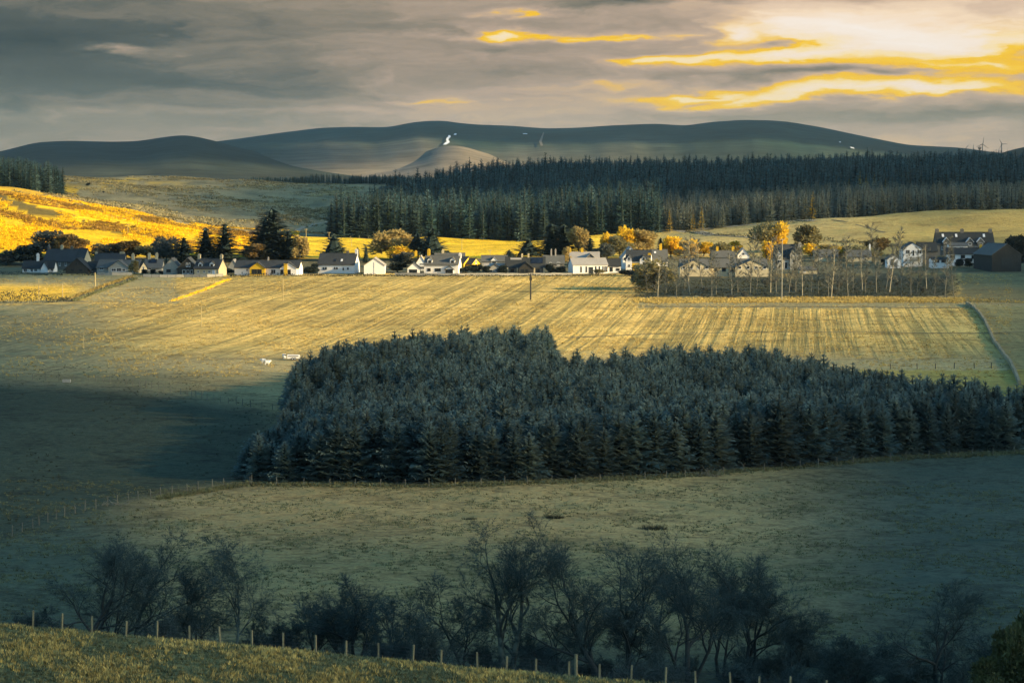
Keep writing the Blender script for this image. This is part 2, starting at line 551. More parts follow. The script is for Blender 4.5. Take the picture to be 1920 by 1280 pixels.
ROWS = [
    (-300, None, 10.0), (-60, None, 1.5), (0, None, -1.75), (40, None, -9.6), (80, None, -18.0),
    (120, list(crest + 175), None), (140, list(crest + 100), None), (150, list(crest + 46), None), (160, list(crest), None), (167, list(crest + 12), None),
    (180, same(1290), None), (200, same(1232), None), (220, same(1160), None), (240, same(1096), None), (280, same(1000), None),
    (330, same(903), None), (394, same(800), None), (440, same(748), None), (490, same(703), None), (560, same(655), None),
    (640, same(612), None), (740, same(563), None), (800, same(540), None), (880, same(515), None),
    (940, [505] * 4 + [502] * 2 + [497] * 4 + [494, 490, 490, 490], None),
    (1000, [480, 472, 472, 474, 477, 481, 482, 482, 480, 476, 472, 466, 462, 462], None),
    (1100, [430, 425, 427, 441, 456, 463, 463, 462, 458, 447, 437, 431, 428, 428], None),
    (1200, [390, 382, 387, 410, 439, 449, 447, 444, 434, 420, 408, 404, 402, 402], None),
    (1300, [350, 348, 357, 391, 430, 440, 438, 435, 423, 408, 398, 394, 392, 392], None),
    (1400, [345, 345, 354, 392, 423, 432, 429, 426, 413, 399, 390, 387, 386, 386], None),
    (1700, [340, 340, 345, 364, 386, 397, 393, 389, 379, 369, 363, 361, 360, 360], None),
    (2250, [332, 331, 331, 334, 338, 345, 349, 349, 346, 341, 339, 338, 338, 338], None),
    (3000, same(333), None), (5000, same(336), None), (9000, same(338), None), (16000, same(345), None),
]
DR = np.array([r[0] for r in ROWS], float)
ZC = np.zeros((len(ROWS), 14))
for i, (d, vs, zz) in enumerate(ROWS):
    ZC[i] = zz if vs is None else rowv(vs) * d


def pchip(x, y, xi):
    h = np.diff(x)
    dl = np.diff(y) / h
    m = np.zeros_like(y)
    for i in range(1, len(x) - 1):
        if dl[i - 1] * dl[i] > 0:
            w1 = 2 * h[i] + h[i - 1]
            w2 = h[i] + 2 * h[i - 1]
            m[i] = (w1 + w2) / (w1 / dl[i - 1] + w2 / dl[i])
    m[0], m[-1] = dl[0], dl[-1]
    k = np.clip(np.searchsorted(x, xi) - 1, 0, len(x) - 2)
    s = (xi - x[k]) / h[k]
    return ((1 + 2 * s) * (1 - s) ** 2 * y[k] + s * (1 - s) ** 2 * h[k] * m[k]
            + s * s * (3 - 2 * s) * y[k + 1] + s * s * (s - 1) * h[k] * m[k + 1])


QF = lambda d: np.arcsinh(np.asarray(d, float) / 60.0)       # warped distance
QN, UN = 900, 246
QG = np.linspace(QF(-300), QF(16000), QN)
UG = np.linspace(-1500, 3400, UN)
_zz = np.stack([pchip(DR, ZC[:, j], np.sinh(QG) * 60.0) for j in range(14)], 1)   # QN x 14
ZG = np.stack([np.interp(UG, UC, _zz[i]) for i in range(QN)], 0)
ker = np.exp(-np.linspace(-2, 2, 9) ** 2); ker /= ker.sum()
pad = np.pad(ZG, ((0, 0), (4, 4)), mode='edge')
ZG = sum(ker[k] * pad[:, k:k + UN] for k in range(9))


def GZ(X, Y, rough=True):
    X = np.asarray(X, float); Y = np.asarray(Y, float)
    uu = np.clip(960 + F * X / np.maximum(Y, 110.0), -1499, 3399)
    q = np.clip((QF(np.clip(Y, -299, 15999)) - QG[0]) / (QG[1] - QG[0]), 0, QN - 1.001)
    s = (uu - UG[0]) / (UG[1] - UG[0])
    qi = q.astype(int); si = np.minimum(s.astype(int), UN - 2)
    qf = q - qi; sf = s - si
    z = (ZG[qi, si] * (1 - qf) * (1 - sf) + ZG[qi + 1, si] * qf * (1 - sf) + ZG[qi, si + 1] * (1 - qf) * sf + ZG[qi + 1, si + 1] * qf * sf)
    if rough:
        a = np.clip((Y - 60) / 120, 0, 1)
        w = (np.sin(X * 0.071 + 1.3 * np.sin(Y * 0.043)) * np.sin(Y * 0.061 + 0.9 * np.sin(X * 0.037 + 2.1)))
        w2 = np.sin(X * 0.23 + 2 * np.sin(Y * 0.13)) * np.sin(Y * 0.19 + 1.1 * np.sin(X * 0.17))
        w3 = np.sin(X * 0.018 + 1.1 * np.sin(Y * 0.011 + 1)) * np.sin(Y * 0.014 + 0.7)
        near = np.clip((330 - Y) / 100, 0, 1) * np.clip((Y - 170) / 30, 0, 1)
        moor = np.clip((Y - 1050) / 150, 0, 1)
        z = z + a * (0.16 * w + 0.07 * w2) + near * 0.25 * w + moor * (1.1 * w + 1.5 * w3) * np.clip((3500 - Y) / 1000, 0, 1)
    return z


def gpt(X, Y, dz=0.0):
    return Vector((X, Y, float(GZ(X, Y)) + dz))


def on_ground(u, v, dmin=186.0, dmax=3500.0):
    """where the line of sight through (u, v) meets the ground"""
    ds = np.geomspace(dmin, dmax, 900)
    t = slope_of(v)
    X = (u - 960) / F * ds * math.cos(TH) * (1 - t * TT)
    below = t * ds <= GZ(X, ds)
    if not below.any():
        return gpt(X[-1], ds[-1])
    i = int(np.argmax(below))
    if i > 0:
        a, b = ds[i - 1], ds[i]
        for _ in range(12):
            mid = 0.5 * (a + b)
            xm = (u - 960) / F * mid * math.cos(TH) * (1 - t * TT)
            if t * mid <= float(GZ(xm, mid)): b = mid
            else: a = mid
        d = b
    else:
        d = ds[i]
    return gpt((u - 960) / F * d * math.cos(TH) * (1 - t * TT), d)


def at_dist(u, D, dz=0.0):
    return gpt((u - 960) / F * D * 1.0, D, dz)


def px(D):
    return D / F       # metres per photograph pixel at distance D


def project(X, Y, Z):
    depth = np.maximum(Y * math.cos(TH) - Z * math.sin(TH), 1.0)
    return 960 + F * X / depth, 640 - F * (Y * math.sin(TH) + Z * math.cos(TH)) / depth


def sstep(a, b, x):
    t = np.clip((x - a) / (b - a), 0, 1)
    return t * t * (3 - 2 * t)


def build_ground():
    # rows: dense where the valley is in view
    ds = [-300, -200, -120, -60, -20, 10, 40, 70, 95, 112]
    v = 1300.0
    d = 125.0
    while d < 2600:
        ds.append(d)
        d += max(0.45, d * d / (F * 36.0) * 1.9)
    d = 2650.0
    while d < 15800:
        ds.append(d); d *= 1.045
    ds = np.array(ds)
    us = np.concatenate([np.linspace(-1400, -340, 14), np.linspace(-300, 2220, 420), np.linspace(2260, 3300, 14)])
    Dm, Um = np.meshgrid(ds, us, indexing='ij')
    X = (Um - 960) / F * np.maximum(Dm, 420.0 - 0.0 * Dm)
    # in front of 420 m the sheet keeps a constant width, so it also covers the ground beside the camera
    blend = np.clip(Dm / 420.0, 0, 1)
    X = np.where(Dm < 420, (Um - 960) / F * (420 * (1 - blend) + np.maximum(Dm, 60) * blend), X)
    Z = GZ(X, Dm)
    nr, nc = X.shape
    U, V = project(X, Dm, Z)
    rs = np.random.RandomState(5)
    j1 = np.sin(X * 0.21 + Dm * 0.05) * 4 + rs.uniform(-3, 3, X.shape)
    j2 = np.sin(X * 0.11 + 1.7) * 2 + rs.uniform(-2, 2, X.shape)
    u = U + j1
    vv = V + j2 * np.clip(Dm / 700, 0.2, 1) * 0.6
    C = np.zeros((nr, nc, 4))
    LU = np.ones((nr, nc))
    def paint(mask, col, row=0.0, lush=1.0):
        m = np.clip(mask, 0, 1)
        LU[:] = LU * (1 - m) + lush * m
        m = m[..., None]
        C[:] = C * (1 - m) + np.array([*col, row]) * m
    C[:] = (0.25, 0.205, 0.10, 0)
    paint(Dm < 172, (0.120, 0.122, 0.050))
    # lower pasture: pale centre, dark sides and hollow, shade put into the colour
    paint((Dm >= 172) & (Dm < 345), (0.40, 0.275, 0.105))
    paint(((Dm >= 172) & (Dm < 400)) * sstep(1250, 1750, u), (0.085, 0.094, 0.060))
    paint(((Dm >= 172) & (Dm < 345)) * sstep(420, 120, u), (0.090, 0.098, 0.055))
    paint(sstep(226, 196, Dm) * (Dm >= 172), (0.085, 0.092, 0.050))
    # green pasture to the left, above the lower fence, darkened by shade in its colour
    fence_lo = np.interp(u, [-300, 0, 100, 200, 310, 450, 560], [1080, 1012, 975, 948, 925, 908, 905])
    fence_hi = np.interp(u, [-300, 0, 130, 250, 380, 480, 560], [705, 712, 716, 726, 750, 765, 780])
    left = sstep(640, 440, u)
    paint(left * sstep(fence_lo + 14, fence_lo - 14, vv) * sstep(fence_hi - 14, fence_hi + 22, vv), (0.050, 0.060, 0.034))
    # rough pasture between the fence and the stubble
    paint(((vv <= fence_hi) | (u > 560)) & (Dm > np.interp(u, [900, 1250, 1500, 1900], [335, 345, 380, 430])) & (vv > 660), (0.40, 0.30, 0.125), 0.0)
    paint((vv <= 672) & (Dm < 884) & (Dm > 400), (0.68, 0.45, 0.13), 1.0, 0.4)
    paint(sstep(640, 690, vv) * ((vv <= 700) & (Dm < 884) & (vv < fence_hi - 8)), (0.44, 0.33, 0.14), 0.15)
    paint(((vv <= fence_hi) & (vv > 600) & (Dm > 335)) * sstep(fence_hi - 70, fence_hi, vv) * sstep(640, 380, u) * 0.75, (0.14, 0.13, 0.065))  # darkens towards the fence: soft shadow edge put into the colour
    # left end: greener field, the bright yellow strip and the paddock under the cottages
    paint(sstep(330, 100, u) * ((vv > 570) & (vv < 700)), (0.33, 0.27, 0.125), 0.6)
    paint((u < 330) & (vv < 568) & (vv > 515), (0.36, 0.285, 0.125), 0.0)
    paint(sstep(190, 110, u) * sstep(528, 540, vv) * (vv < 563), (0.70, 0.42, 0.045), 0.0, 0.3)
    # right end
    paint((u > 1190) & (vv < 577) & (vv > 556) & (Dm < 900), (0.33, 0.265, 0.12), 0.0)
    paint(sstep(1175, 1230, u + 12 * np.sin(vv * .4)) * sstep(1815, 1770, u) * (vv < 557) * sstep(498, 520, vv + 5 * np.sin(u * .05)) , (0.070, 0.070, 0.042), 0.0)  # belt floor painted dark: shade under the trees put into the colour
    paint((u >= 1800) & (vv < 566) & (vv > 500), (0.20, 0.17, 0.075), 0.0)
    wall_u = np.interp(vv, [570, 590, 620, 650, 680, 720, 760], [1815, 1838, 1855, 1868, 1885, 1912, 1930])
    paint((u > wall_u) & (vv > 572) & (vv < 760) & (Dm > 380), (0.33, 0.26, 0.10), 0.35)
    paint((u > 1600) & (vv > 693) & (vv < 800) & (Dm > 380), (0.40, 0.30, 0.075), 0.0)
    # gardens
    paint((Dm >= 884) & (Dm < 985), (0.17, 0.145, 0.075))
    # the straw field behind the village
    gold = (Dm >= 985) & (Dm < 1265)
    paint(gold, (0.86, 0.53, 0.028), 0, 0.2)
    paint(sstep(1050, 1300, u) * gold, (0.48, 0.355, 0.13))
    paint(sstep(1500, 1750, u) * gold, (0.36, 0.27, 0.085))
    # bracken bank on the left
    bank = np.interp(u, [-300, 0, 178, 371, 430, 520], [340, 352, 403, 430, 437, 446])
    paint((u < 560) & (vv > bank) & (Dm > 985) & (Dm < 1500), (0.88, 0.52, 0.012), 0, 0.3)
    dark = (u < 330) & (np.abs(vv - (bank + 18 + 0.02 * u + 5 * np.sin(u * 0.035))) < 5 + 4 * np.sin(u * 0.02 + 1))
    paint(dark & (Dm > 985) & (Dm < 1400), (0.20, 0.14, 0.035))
    # moor
    moor = (Dm > 1200) & (vv <= bank) & (u < 720) & (Dm < 2600)
    paint(moor, (0.33, 0.26, 0.125))
    paint(moor * sstep(420, 200, u) * sstep(362, 345, V) * sstep(-0.5, 0.3, np.sin(V * 0.8 + U * 0.012)), (0.62, 0.37, 0.04), 0, .5)  # yellow strips here and on the next line: sunlight put into the moor colour
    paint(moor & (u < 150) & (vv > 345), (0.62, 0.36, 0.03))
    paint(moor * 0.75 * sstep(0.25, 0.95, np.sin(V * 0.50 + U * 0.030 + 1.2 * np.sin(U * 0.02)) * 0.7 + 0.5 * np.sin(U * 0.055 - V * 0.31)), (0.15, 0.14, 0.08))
    # forest floor and far plain
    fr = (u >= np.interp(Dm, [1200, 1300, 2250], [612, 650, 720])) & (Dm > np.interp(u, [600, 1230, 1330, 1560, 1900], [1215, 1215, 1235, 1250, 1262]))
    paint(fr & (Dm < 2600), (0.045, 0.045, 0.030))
    paint((Dm >= 2350), (0.055, 0.062, 0.045))
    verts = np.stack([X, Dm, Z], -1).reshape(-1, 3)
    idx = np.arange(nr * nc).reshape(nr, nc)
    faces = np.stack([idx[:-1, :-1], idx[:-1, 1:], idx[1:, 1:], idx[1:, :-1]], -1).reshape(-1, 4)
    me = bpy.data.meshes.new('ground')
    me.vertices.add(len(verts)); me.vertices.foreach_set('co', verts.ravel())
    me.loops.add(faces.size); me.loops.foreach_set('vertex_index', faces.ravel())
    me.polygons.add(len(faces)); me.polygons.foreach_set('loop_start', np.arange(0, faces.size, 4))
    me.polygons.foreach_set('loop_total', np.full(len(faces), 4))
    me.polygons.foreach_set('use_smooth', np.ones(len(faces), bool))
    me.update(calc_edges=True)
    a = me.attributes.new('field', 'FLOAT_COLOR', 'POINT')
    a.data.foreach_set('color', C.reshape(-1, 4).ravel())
    a = me.attributes.new('lush', 'FLOAT', 'POINT')
    a.data.foreach_set('value', LU.ravel())
    me.materials.append(M_GROUND)
    o = link('ground', me)
    tag(o, 'rolling straw coloured valley fields and moor', None, None, 'structure')
    return o


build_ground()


def build_hill(name, label, prof, d_base, d_crest, d_back, tint_lo, tint_hi, seed, vbase=338, power=0.85, patch_u=None):
    pu = np.array([p[0] for p in prof], float); pv = np.array([p[1] for p in prof], float)
    us = np.arange(pu[0], pu[-1] + 1, 9.0)
    cv = np.interp(us, pu, pv)
    k = np.exp(-np.linspace(-1.6, 1.6, 7) ** 2); k /= k.sum()
    cv = np.convolve(np.pad(cv, 3, mode='edge'), k, mode='valid')
    n = 44
    ts = np.concatenate([np.linspace(0, 1, n), 1 + np.linspace(0.05, 1, 8)])
    rs = np.random.RandomState(seed)
    vs, cs = [], []
    ph = rs.uniform(0, 6, 6)
    for t in ts:
        for u, v in zip(us, cv):
            zc = slope_of(v) * d_crest
            zb = slope_of(vbase) * d_base
            if t <= 1:
                d = d_base + (d_crest - d_base) * t
                s = t ** power
                z = zb + (zc - zb) * s
                gull = (math.sin(u * 0.021 + ph[0] + 1.5 * t) + 0.7 * math.sin(u * 0.047 + ph[1] - 2 * t) + 0.4 * math.sin(u * 0.11 + ph[2] + 3 * t))
                z += gull * (zc - zb) * 0.012 * math.sin(math.pi * t)
                h = s
            else:
                d = d_crest + (d_back - d_crest) * (t - 1)
                z = zc + (zb - 40 - zc) * (t - 1) ** 1.3 - 2
                h = 1
            vs.append(((u - 960) / F * d, d, z))
            w = float(sstep(0.02, 0.72, h + 0.10 * math.sin(u * 0.012 + ph[3]) + 0.06 * math.sin(u * 0.031 + ph[4])))
            if patch_u is not None:      # pale lower grass, with a sunlit patch put into its colour round one spur
                w = 1 - (1 - w) * (0.18 + 0.82 * math.exp(-((u - patch_u) / 300.0) ** 2))
            cs.append([tint_lo[i] * (1 - w) + tint_hi[i] * w for i in range(3)] + [1.0])
    nr, nc = len(ts), len(us)
    idx = np.arange(nr * nc).reshape(nr, nc)
    faces = np.stack([idx[:-1, :-1], idx[:-1, 1:], idx[1:, 1:], idx[1:, :-1]], -1).reshape(-1, 4)
    me = bpy.data.meshes.new(name)
    me.from_pydata(vs, [], faces.tolist())
    me.polygons.foreach_set('use_smooth', np.ones(len(faces), bool))
    a = me.attributes.new('field', 'FLOAT_COLOR', 'POINT')
    a.data.foreach_set('color', np.array(cs).ravel())
    me.materials.append(M_HILL)
    o = link(name, me)
    tag(o, label, None, None, 'structure')

    def surf(u, t):
        d = d_base + (d_crest - d_base) * t
        v = float(np.interp(u, us, cv))
        zc = slope_of(v) * d_crest
        zb = slope_of(vbase) * d_base
        z = zb + (zc - zb) * t ** power
        gull = (math.sin(u * 0.021 + ph[0] + 1.5 * t) + 0.7 * math.sin(u * 0.047 + ph[1] - 2 * t) + 0.4 * math.sin(u * 0.11 + ph[2] + 3 * t))
        z += gull * (zc - zb) * 0.012 * math.sin(math.pi * t)
        return Vector(((u - 960) / F * d, d, z))
    return surf


ridge = [(-1400, 300), (-300, 300), (200, 285), (330, 276), (410, 265), (450, 260), (520, 250), (600, 240), (660, 238), (730, 239), (770, 230), (800, 227), (830, 226), (870, 232), (900, 234), (960, 236),
         (1020, 241), (1080, 240), (1150, 235), (1230, 232), (1285, 236), (1330, 229), (1390, 225), (1450, 226), (1480, 229), (1540, 239), (1600, 252), (1660, 264), (1700, 272), (1760, 275),
         (1800, 277), (1850, 284), (1900, 290), (2050, 296), (2300, 290), (2800, 285), (3300, 300)]
HILL = build_hill('hills', 'long dark heather ridge across the horizon', ridge, 4300, 7600, 9800, (0.25, 0.20, 0.14), (0.024, 0.052, 0.044), 3, patch_u=800)
build_hill('hill_left', 'darker rounded hill at the left of the ridge', [(-1500, 300), (-700, 285), (-300, 300), (-120, 296), (0, 285), (70, 267), (130, 264), (210, 266), (260, 265), (310, 257), (345, 253), (375, 257), (410, 266), (450, 277), (500, 289), (560, 304), (640, 320), (700, 331), (760, 338)],
           3500, 5600, 7200, (0.045, 0.050, 0.036), (0.024, 0.036, 0.030), 8)
build_hill('hill_right', 'low dark hill shoulder at the right edge', [(1790, 335), (1840, 300), (1870, 289), (1890, 282), (1920, 275), (2000, 266), (2150, 258), (2500, 258), (2900, 275), (3300, 310)],
           3600, 5200, 6800, (0.04, 0.046, 0.035), (0.022, 0.034, 0.029), 12)
build_hill('hill_knoll', 'grassy knoll below the ridge, sunlit patch put into its pale colour', [(520, 338), (620, 328), (690, 317), (740, 305), (780, 291), (812, 279), (835, 274), (852, 272.5), (872, 275), (900, 284), (935, 294), (980, 305), (1040, 316), (1110, 326), (1180, 338)],
           4100, 5200, 6100, (0.25, 0.20, 0.145), (0.21, 0.175, 0.13), 21, 339, 0.7)  # pale tints carry the sunlit patch on the knoll


def hill_patch(name, label, pts, m, lift=3.0):
    """thin sheet draped on the ridge: pts are (u, t, half width in u)"""
    mb = MB()
    pr = None
    for (u, t, w) in pts:
        a = HILL(u - w, t) + Vector((0, -4, lift)); b = HILL(u + w, t) + Vector((0, -4, lift))
        if pr: mb.quad(pr[0], pr[1], b, a)
        pr = (a, b)
    o = mb.build(name, m)
    tag(o, label, None, None, 'structure')


def t_for_v(u, v):
    best = min(((abs(project(*[np.float64(c) for c in HILL(u, t)])[1] - v), t) for t in np.linspace(0.15, 1, 120)))
    return best[1]


hill_patch('snow_patch', 'zigzag white snow streak on the ridge', [(u, t_for_v(u, v), w) for (u, v, w) in [(834, 274, 3.0), (838, 271, 4.0), (841, 268, 3.0), (839, 265, 2.2), (840, 262, 2.5), (843, 259, 2.5), (843, 256, 1.8)]], M_SNOW)
hill_patch('snow_patch', 'small snow fleck right of the zigzag snow streak', [(u, t_for_v(u, v), w) for (u, v, w) in [(853, 255.5, 2.2), (855, 253, 1.8)]], M_SNOW)
hill_patch('snow_patch', 'short snow streak on the right end of the ridge', [(u, t_for_v(u, v), w) for (u, v, w) in [(1597, 281, 3.6), (1595, 278.5, 3.4)]], M_SNOW)
hill_patch('snow_patch', 'snow fleck high on the ridge above the forest', [(u, t_for_v(u, v), w) for (u, v, w) in [(985, 254, 4.0), (984, 252.5, 4.0)]], M_SNOW)
hill_patch('snow_patch', 'snow fleck near the right shoulder of the ridge', [(u, t_for_v(u, v), w) for (u, v, w) in [(1573, 269.5, 2.0), (1573, 268, 1.6)]], M_SNOW)
hill_patch('scree_gully', 'pale scree gully running down the ridge', [(u, t_for_v(u, v), w) for (u, v, w) in [(1016, 276, 2.0), (1013, 268, 2.6), (1016, 260, 1.8), (1019, 251, 1.0)]], M_SCREE)

# ---------------------------------------------------------------- unseen clouds, added and shaped to shade parts of the valley
def shade_cloud_material():
    m = bpy.data.materials.new('shade_cloud_vapour')
    m.use_nodes = True
    t = NT(m.node_tree)
    t.n.clear()
    tc = t.node('ShaderNodeTexCoord')
    sp = t.node('ShaderNodeSeparateXYZ')
    t.l.new(tc.outputs['Object'], sp.inputs[0])
    r = t.math('SQRT', t.math('ADD', t.math('MULTIPLY', sp.outputs[0], sp.outputs[0]), t.math('MULTIPLY', sp.outputs[1], sp.outputs[1])))
    geo = t.node('ShaderNodeNewGeometry')
    n = t.noise(geo.outputs['Position'], 0.011, 4, 0.55)
    n2 = t.noise(geo.outputs['Position'], 0.0045, 2, 0.5)
    oc = t.node('ShaderNodeObjectInfo')
    edge = t.maprange(t.math('ADD', r, t.math('MULTIPLY', t.math('SUBTRACT', n, 0.5), 0.14)), 0.72, 1.0, 1.0, 0.0)
    thick = t.maprange(n2, 0.40, 0.60, 0.88, 1.0)
    al = t.math('MULTIPLY', t.math('MULTIPLY', edge, thick), oc.outputs['Alpha'])
    out = t.node('ShaderNodeOutputMaterial')
    tr = t.node('ShaderNodeBsdfTransparent')
    df = t.node('ShaderNodeBsdfDiffuse')
    df.inputs[0].default_value = (0.22, 0.24, 0.26, 1)
    tl = t.node('ShaderNodeBsdfTranslucent')
    tl.inputs[0].default_value = (0.12, 0.13, 0.14, 1)
    mm = t.node('ShaderNodeMixShader'); mm.inputs[0].default_value = 0.5
    t.l.new(df.outputs[0], mm.inputs[1]); t.l.new(tl.outputs[0], mm.inputs[2])
    ms = t.node('ShaderNodeMixShader')
    t.l.new(al, ms.inputs[0]); t.l.new(tr.outputs[0], ms.inputs[1]); t.l.new(mm.outputs[0], ms.inputs[2])
    t.l.new(ms.outputs[0], out.inputs[0])
    return m


M_SHADE_CLOUD = shade_cloud_material()


def shade_cloud_mesh(seed):
    rs = random.Random(seed)
    mb = MB()
    n, mrg = 40, 10
    rings = []
    ph = [rs.uniform(0, 6.28) for _ in range(8)]
    for k in range(mrg * 2 + 1):
        a = math.pi * k / (mrg * 2)
        row = []
        for j in range(n):
            th = 2 * math.pi * j / n
            w = 1 + 0.05 * math.sin(3 * th + ph[0]) + 0.04 * math.sin(5 * th + ph[1]) + 0.02 * math.sin(9 * th + ph[2])
            r = math.sin(a) * w
            z = math.cos(a)
            z = z * (0.55 if z < 0 else 1.0) * (1 + 0.25 * math.sin(4 * th + ph[3] + 4 * r) * (1 - abs(math.cos(a))) + 0.15 * math.sin(7 * r * math.cos(th) + ph[4]))
            row.append((r * math.cos(th), r * math.sin(th), z))
        rings.append(row)
    for row in rings: mb.v += row
    for k in range(mrg * 2):
        for j in range(n):
            a = k * n + j; b = k * n + (j + 1) % n
            mb.f.append((a, a + n, b + n, b)); mb.m.append(0)
    return mb.mesh('shade_cloud', M_SHADE_CLOUD, True)


SHADE_CLOUD_H = 900.0


def shade_cloud(gx, gy, rx, ry, dens, seed, rz=0.0):
    """an unseen flat sheet, added so its shadow falls round ground point (gx, gy)"""
    me = shade_cloud_mesh(seed)
    o = link('shade_cloud', me)
    k = (SHADE_CLOUD_H + 30) / SUN_DIR.z
    o.location = (gx + SUN_DIR.x * k, gy + SUN_DIR.y * k, SHADE_CLOUD_H)
    o.scale = (rx, ry, min(14.0, 0.05 * rx))
    o.rotation_euler = (0, 0, rz)
    o.color = (1, 1, 1, dens)
    tag(o, 'unseen flat sheet added high above the valley for its shade', None, 'unseen clouds added to shade the valley', 'structure')


shade_cloud(10, 120, 420, 385, 0.28, 1)
shade_cloud(-172, 330, 165, 480, 0.90, 2, 0.09)
shade_cloud(198, 380, 165, 700, 0.92, 3, -0.22)
shade_cloud(260, 2080, 620, 960, 0.90, 4)
shade_cloud(-330, 2050, 330, 600, 0.30, 5)
shade_cloud(0, 218, 170, 56, 0.62, 11)
shade_cloud(238, 900, 130, 190, 0.88, 9)
shade_cloud(-168, 905, 80, 85, 0.80, 10)
shade_cloud(-1700, 5000, 1400, 1700, 0.85, 6)
shade_cloud(500, 7250, 2500, 1500, 0.80, 7)
shade_cloud(1500, 5000, 1100, 1300, 0.60, 8)

# ---------------------------------------------------------------- tree shapes
def spruce_mesh(seed, H, R, levels, nb, name, mats, skirt=0.02, sparse=0.0, core=0.45, droop=0.25, stations=4, powr=0.78, sweep=0.75, wid=0.36, fat=0.20):
    """conifer crown: whorls of boughs, each with pairs of needle sprays"""
    r = random.Random(seed)
    mb = MB()
    lean = (r.uniform(-0.02, 0.02), r.uniform(-0.02, 0.02))
    # dark heart of the tree
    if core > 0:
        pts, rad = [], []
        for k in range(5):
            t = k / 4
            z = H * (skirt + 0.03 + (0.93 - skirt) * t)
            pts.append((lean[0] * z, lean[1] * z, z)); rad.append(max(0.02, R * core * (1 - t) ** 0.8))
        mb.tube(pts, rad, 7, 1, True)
    for i in range(levels):
        t = (i + r.uniform(-0.3, 0.3)) / levels
        t = min(max(t, 0.0), 0.995)
        z = H * (skirt + (1 - skirt) * t)
        L0 = R * (1 - t) ** powr * (0.92 + 0.08 * min(1, t * 6))
        n = max(4, int(nb * (0.45 + 0.55 * (1 - t))))
        a0 = r.uniform(0, 6.28)
        for b in range(n):
            if r.random() < sparse: continue
            an = a0 + 6.283 * b / n + r.uniform(-0.25, 0.25)
            L = L0 * r.uniform(0.72, 1.22) + 0.03 * R
            el = sweep * t - droop * (1 - t) + r.uniform(-0.12, 0.12)
            ca, sa = math.cos(an), math.sin(an)
            bz = z + r.uniform(-0.02, 0.02) * H
            p0 = (lean[0] * z, lean[1] * z, bz)
            def pt(s):
                return (p0[0] + ca * L * s * math.cos(el), p0[1] + sa * L * s * math.cos(el), bz + L * s * math.sin(el) + 0.22 * L * s * s)
            w = wid * L + 0.05
            # spine blade
            a, c = pt(0.25), pt(1.08)
            m_ = pt(0.6)
            mb.tri((a[0] - sa * w * .25, a[1] + ca * w * .25, a[2]), (a[0] + sa * w * .25, a[1] - ca * w * .25, a[2]), c)
            for s in range(stations):
                q = 0.22 + 0.72 * (s + r.uniform(0, 0.6)) / stations
                o = pt(q)
                ln = w * (1.25 - 0.75 * q) * r.uniform(0.75, 1.3)
                for sd in (-1, 1):
                    fx = ca * 0.62 + sd * -sa * 0.78; fy = sa * 0.62 + sd * ca * 0.78
                    dz = r.uniform(-0.38, 0.12)
                    tip = (o[0] + fx * ln, o[1] + fy * ln, o[2] + dz * ln)
                    hw = fat * ln
                    mb.tri((o[0] - ca * hw, o[1] - sa * hw, o[2] - hw * .4), (o[0] + ca * hw, o[1] + sa * hw, o[2] + hw * .4), tip)
    # leader
    mb.tri((-0.05, 0, H * 0.95), (0.05, 0, H * 0.95), (lean[0] * H, lean[1] * H, H * 1.02))
    mb.tri((0, -0.05, H * 0.95), (0, 0.05, H * 0.95), (lean[0] * H, lean[1] * H, H * 1.04))
    return mb.mesh(name, [mats, M_INNER])


def stem_mesh(H, r0, m, name='trunk', seed=0, sides=6):
    rr = random.Random(seed)
    mb = MB()
    pts = [(rr.uniform(-.02, .02) * H * k / 4 * 0.3, rr.uniform(-.02, .02) * H * k / 4 * 0.3, -0.6 + (H + 0.6) * k / 4) for k in range(5)]
    mb.tube(pts, [r0 * 1.25, r0, r0 * 0.8, r0 * 0.5, r0 * 0.15], sides)
    return mb.mesh(name, m)


def joined(name, meshes):
    """one mesh from several, keeping their materials (used as the shape scattered in dense woodland)"""
    vs, fs, ms, mats = [], [], [], []
    for me in meshes:
        off = len(vs); moff = len(mats)
        vs += [tuple(v.co) for v in me.vertices]
        for p in me.polygons:
            fs.append(tuple(off + i for i in p.vertices)); ms.append(moff + p.material_index)
        mats += list(me.materials)
    out = bpy.data.meshes.new(name)
    out.from_pydata(vs, [], fs)
    for m in mats: out.materials.append(m)
    out.polygons.foreach_set('material_index', ms)
    out.update()
    return out


